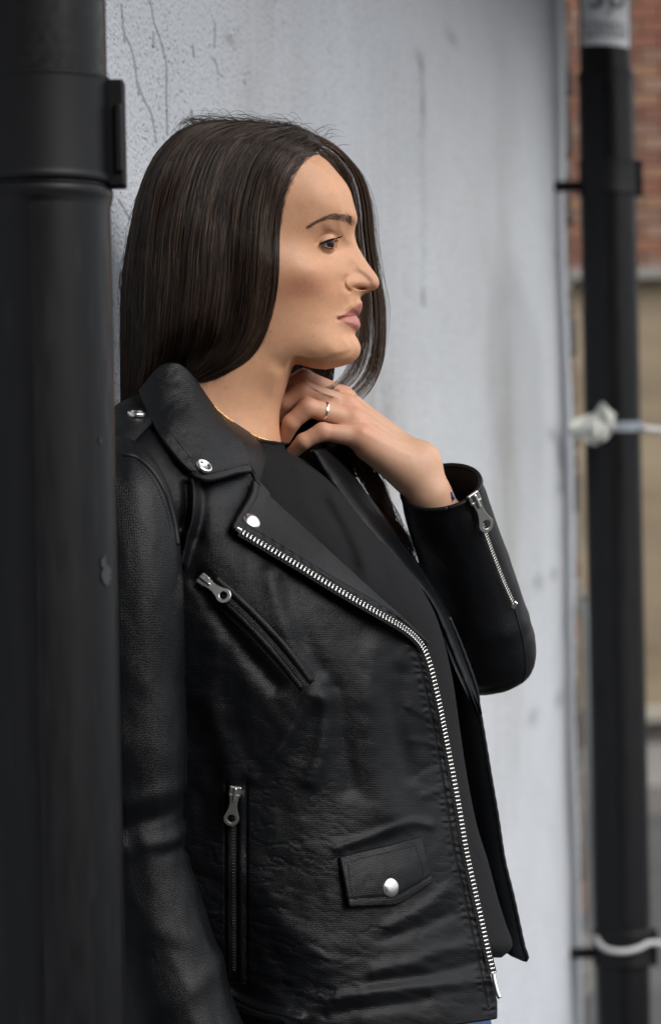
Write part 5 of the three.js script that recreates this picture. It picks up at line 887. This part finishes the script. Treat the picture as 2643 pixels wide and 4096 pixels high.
// zips
const tooth = (() => { const a = new RoundedBoxGeometry(0.0046, 0.0015, 0.0017, 2, 0.0006), b = new THREE.SphereGeometry(0.0011, 8, 6); b.scale(1, 0.95, 1); b.translate(0.0018, 0, 0.0005); const c = b.clone(); c.translate(-0.0034, 0, -0.0001); return mergeGeometries([a.toNonIndexed(), b.toNonIndexed(), c.toNonIndexed()]); })();
function zipper(name, path, normals, step, size, mat, label) {   // path: Vector3 list
  const z = new THREE.Group(); z.name = name; if (label) z.userData.label = label; person.add(z);
  const f = along(path.map((p) => [p.x, p.y, p.z])), fn = along(normals.map((p) => [p.x, p.y, p.z])), n = Math.round(f.length_ / step), pts = [];
  for (let i = 0; i <= n; i++) {
    const p = V(...f(i / n)), q = V(...f(Math.min(1, (i + 0.5) / n))), q0 = V(...f(Math.max(0, (i - 0.5) / n))), t = q.sub(q0).normalize(), N = V(...normals[Math.round(i / n * (normals.length - 1))].toArray()).normalize(), X = t.clone().cross(N).normalize(), Nn = X.clone().cross(t);
    const o = mesh('tooth', tooth, mat, z), m = new THREE.Matrix4().makeBasis(X, t, Nn); o.quaternion.setFromRotationMatrix(m); o.scale.setScalar(size); o.position.copy(p); pts.push([p, X, Nn]);
  }
  const tp = sheet((u, v) => { const k = v * (pts.length - 1), i = Math.min(pts.length - 2, Math.floor(k)), a = pts[i], b = pts[i + 1], p = a[0].clone().lerp(b[0], k - i); return p.addScaledVector(a[1], (u - 0.5) * 0.0085 * size).addScaledVector(a[2], -0.0012 * size); }, 2, pts.length * 2, 0.0006);
  mesh('tape', tp, M.tape, z); return z;
}
{
  const zp = smooth([[960, 2124], [1060, 2184], [1200, 2267], [1350, 2359], [1500, 2446], [1600, 2504], [1655, 2546], [1692, 2592], [1718, 2660], [1738, 2740], [1758, 2830], [1780, 2945], [1802, 3060], [1830, 3210], [1862, 3400], [1896, 3560], [1927, 3700], [1952, 3815], [1970, 3890]], 8);
  const P = [], N = []; for (const [x, y] of zp) { const onLapel = 1 - sst(2480, 2620, y); const z = panelZ(Math.min(x, xRight(y)[0] - 2), y) + 15 * onLapel + 1.5; P.push(mmW(x, y, z)); N.push(V(lerp(0.5, 0.25, onLapel), lerp(0.0, 0.25, onLapel), 0.85).normalize()); }
  const z = zipper('front_zipper', P, N, 0.0036, 1.0, M.metal, 'silver metal zip teeth along the jacket front');
  const pin = smooth([[1972, 3896], [1978, 3930], [1990, 3975], [1998, 3992]], 4).map(([x, y]) => mmW(x, y, panelZ(1960, y) + 1)); mesh('zip_pin', tube(pin, pin.map(() => 0.0021), 10), M.metalDull, z);
  const stop = new RoundedBoxGeometry(0.0055, 0.0038, 0.003, 2, 0.001); stop.rotateZ(-0.6); const s0 = P[0]; stop.translate(s0.x - 0.001, s0.y + 0.001, s0.z + 0.0008); mesh('zip_stop', stop, M.metal, z);
}
function puller(parent, top, bottom, n, size = 1) {   // slider body and shaped pull tab with an eyelet, from top to bottom point
  const up = top.clone().sub(bottom).normalize(), X = up.clone().cross(n).normalize(), N = X.clone().cross(up).normalize(), L = top.distanceTo(bottom), m = new THREE.Matrix4().makeBasis(X, up, N).setPosition(bottom.clone().addScaledVector(N, 0.003));
  const w = L * 0.19, sh = new THREE.Shape(); sh.moveTo(-w * 0.62, L * 0.82); sh.lineTo(-w * 0.5, L * 0.62); sh.quadraticCurveTo(-w * 0.42, L * 0.45, -w * 0.95, L * 0.24); sh.absarc(0, L * 0.17, w * 1.02, Math.PI * 0.93, Math.PI * 2.07, false); sh.quadraticCurveTo(w * 0.42, L * 0.45, w * 0.5, L * 0.62); sh.lineTo(w * 0.62, L * 0.82); sh.closePath();
  const hole = new THREE.Path(); hole.absarc(0, L * 0.17, w * 0.62, 0, Math.PI * 2, true); sh.holes.push(hole);
  const g = new THREE.ExtrudeGeometry(sh, { depth: 0.0012 * size, bevelEnabled: true, bevelThickness: 0.0005, bevelSize: 0.0004, bevelSegments: 2, curveSegments: 16 }); g.applyMatrix4(m); mesh('pull_tab', g, M.metalDull, parent);
  const b = new THREE.CapsuleGeometry(w * 0.26, L * 0.3, 4, 10); b.translate(0, L * 0.83, 0.0022 * size); b.applyMatrix4(m); mesh('slider_bridge', b, M.metal, parent);
  const s = new RoundedBoxGeometry(w * 1.7, L * 0.28, 0.0032 * size, 3, 0.0012 * size); s.translate(0, L * 0.9, -0.0006); s.applyMatrix4(m); mesh('slider', s, M.metalDull, parent);
}
function pocketZip(name, m, line, size, step, label, mat = M.darkMetal) { const P = [], N = []; for (const p of smooth(line, 8)) { const h = on(m, p[0], p[1], 0.0004); if (h) { P.push(h.p); N.push(h.n); } } return zipper(name, P, N, step, size, mat, label); }
{ // slanted chest pocket
  const z = pocketZip('chest_pocket_zipper', panel, [[860, 2352], [930, 2412], [1010, 2490], [1100, 2588], [1170, 2672], [1224, 2742]], 0.42, 0.0024, 'slanted chest pocket zip with silver pull');
  const A = on(panel, 806, 2312, 0.0012), B = on(panel, 918, 2402, 0.0012); puller(z, A.p, B.p, V(0.1, 0.1, 1).normalize());
  for (const [off, r] of [[26, 0.0042], [-24, 0.0038]]) welt(panel, [[838 + off * 0.72, 2330 - off * 0.72], [930 + off * 0.72, 2410 - off * 0.72], [1030 + off * 0.74, 2508 - off * 0.66], [1130 + off * 0.78, 2620 - off * 0.62], [1228 + off * 0.8, 2744 - off * 0.6]], r, M.leather, 'pocket_welt', -0.0026);
  stitch(panel, [[838, 2268], [900, 2330], [980, 2398], [1080, 2492], [1170, 2600], [1262, 2716], [1206, 2778]], 12, 0.0001); stitch(panel, [[1206, 2778], [1130, 2690], [1020, 2568], [930, 2480], [850, 2405], [800, 2352], [806, 2308], [838, 2268]], 12, 0.0001);
}
{ // upright side pocket
  const z = pocketZip('side_pocket_zipper', panel, [[936, 3190], [935, 3400], [936, 3650], [938, 3880]], 0.42, 0.0026, 'upright side pocket zip with silver pull');
  const A = on(panel, 944, 3148, 0.0012), B = on(panel, 924, 3292, 0.0012); puller(z, A.p, B.p, V(0.05, 0.1, 1).normalize());
  for (const x of [-24, 24]) welt(panel, [[941 + x, 3160], [938 + x, 3400], [939 + x, 3650], [941 + x, 3920]], 0.0042, M.leather, 'pocket_welt', -0.0028);
  stitch(panel, [[898, 3148], [897, 3400], [898, 3700], [900, 3930]]); stitch(panel, [[984, 3148], [982, 3400], [983, 3700], [986, 3930]]); stitch(panel, [[898, 3146], [984, 3146]]); stitch(panel, [[900, 3932], [986, 3932]]);
}
let flap;
{ // flap pocket
  const q = (x, y, h) => [x, y, zP(x, y) + h];
  const F = coons([q(1365, 3432, 2), q(1470, 3405, 2), q(1600, 3375, 2), q(1686, 3352, 2)], [q(1402, 3622, 7), q(1500, 3618, 7), q(1590, 3612, 7), q(1660, 3572, 7), q(1728, 3526, 7)], [q(1365, 3432, 2), q(1385, 3530, 6), q(1402, 3622, 7)], [q(1686, 3352, 2), q(1706, 3440, 6), q(1728, 3526, 7)], (u, v, x, y) => 1.5 + 1.8 * Math.sin(Math.PI * u) * Math.sin(Math.PI * v) + 0.6 * fbm(x / 40, y / 40, 3, 2) - 0.7 * bell(1 - v - 0.13, 0.03));
  flap = bvh(mesh('pocket_flap', sheet(F, 70, 50, 0.0035, 0.08, 0.05), M.leather, jacket));
  stitch(flap, [[1378, 3452], [1470, 3427], [1600, 3398], [1672, 3378]], 12); stitch(flap, [[1392, 3458], [1418, 3592], [1500, 3592], [1584, 3586], [1690, 3518], [1662, 3388]], 12);
}
{ // cuff zip
  const P = [], N = []; for (const p of smooth([[1880, 1962], [1915, 2070], [1962, 2200], [2010, 2325], [2052, 2420]], 8)) { const h = on(farSleeve, p[0], p[1], 0.0006); if (h) { P.push(h.p); N.push(h.n); } }
  const z = zipper('cuff_zipper', P, N, 0.0027, 0.85, M.metalDull, 'silver zip up the raised cuff');
  if (P.length > 4) puller(z, P[0].clone().add(V(-0.002, 0.004, 0.003)), P[Math.round(P.length * 0.27)].clone().add(V(0.002, 0, 0.003)), N[2].clone().add(V(0, 0, 0.5)).normalize(), 1);
  const L = P[P.length - 1], e = new RoundedBoxGeometry(0.0045, 0.0075, 0.003, 2, 0.001); e.rotateZ(-0.6); e.translate(L.x, L.y, L.z + 0.001); mesh('zip_stop', e, M.metal, z);
  welt(farSleeve, [[2056, 2432], [2080, 2520], [2098, 2610], [2100, 2690], [2080, 2745]], 0.0012, M.leatherEdge, 'sleeve_seam', -0.0004);
  stitch(farSleeve, [[1870, 1985], [1900, 2085], [1945, 2210], [1990, 2330], [2040, 2440]], 12);
}
mesh('stitching', mergeGeometries(stitchBits), M.thread, jacket).userData.kind = 'stuff';
// press studs
function stud(m, px, py, rad, dome, tilt) {
  const h = on(m, px, py, 0); if (!h) return; const n = h.n.clone().add(tilt ?? V(0, 0, 0)).normalize();
  const pts = dome ? [[0, 0.0026], [0.35, 0.0025], [0.65, 0.0021], [0.88, 0.0013], [1, 0.0004], [1, -0.001]] : [[0, 0.0007], [0.5, 0.0008], [0.62, 0.0012], [0.7, 0.0021], [0.82, 0.0024], [0.94, 0.0018], [1, 0.0008], [1, -0.001]];
  const g = new THREE.LatheGeometry(pts.map(([r, y]) => new THREE.Vector2(r * rad, y)), 36); g.applyQuaternion(new THREE.Quaternion().setFromUnitVectors(V(0, 1, 0), n)); g.translate(h.p.x, h.p.y, h.p.z);
  const o = mesh('press_stud', g, M.metal, jacket);
  return { o, n, p: h.p };
}
stud(strap, 545, 1656, 0.0079, false, V(0.0, 0.9, 0)); stud(collar, 815, 1866, 0.0079, false, V(0, 0.35, 0)); stud(lapel, 1007, 2083, 0.0084, true); stud(flap, 1562, 3551, 0.0084, true);
// jeans below the hem
{
  for (const [a, b, z0, z1] of [[1150, 1250, 0.03, 0.035], [1440, 1555, -0.03, -0.04]]) {
    const top = W(a, 3880, z0), kn = W(b, 4096, z1); const c = [top, kn, V(kn.x + 0.06, 0.48, kn.z), V(kn.x + 0.03, 0.25, kn.z), V(kn.x, 0.04, kn.z)], r = [0.086, 0.094, 0.06, 0.05, 0.048]; const s = smooth(c.map((p, i) => [p.x, p.y, p.z, r[i]]), 10);
    mesh('jeans', tube(s.map((q) => V(q[0], q[1], q[2])), s.map((q) => q[3]), 40), M.denim, person);
  }
}
// necklace and ring
{
  const pts = smooth([[860, 1632], [900, 1668], [945, 1703], [990, 1733], [1035, 1756], [1075, 1768]], 10).map(([x, y]) => headPut(x, y, zSkin(x, y) + 0.9)), bits = [];
  const f = along(pts.map((p) => [p.x, p.y, p.z])); for (let i = 0; i < 62; i++) { const g = new THREE.TorusGeometry(0.001, 0.00046, 6, 10); g.rotateY(i % 2 ? 1.2 : 0.2); g.rotateZ(-0.6); const p = f(i / 62); g.translate(...p); bits.push(g); }
  mesh('necklace', mergeGeometries(bits), M.gold, person);
  const a = hand.fingers[1].p[0], b = hand.fingers[1].p[1], d = b.clone().sub(a), t = 0.64, c = a.clone().addScaledVector(d, t), g = new THREE.LatheGeometry([[1, -1], [1.07, -0.7], [1.07, 0.7], [1, 1], [0.9, 0.9], [0.9, -0.9], [1, -1]].map(([r, y]) => new THREE.Vector2(r * 0.0095, y * 0.0014)), 40);
  g.applyQuaternion(new THREE.Quaternion().setFromUnitVectors(V(0, 1, 0), d.normalize())); g.translate(c.x, c.y, c.z); mesh('finger_ring', g, M.ring, person);
}
console.log('done');
renderer.render(scene, camera);
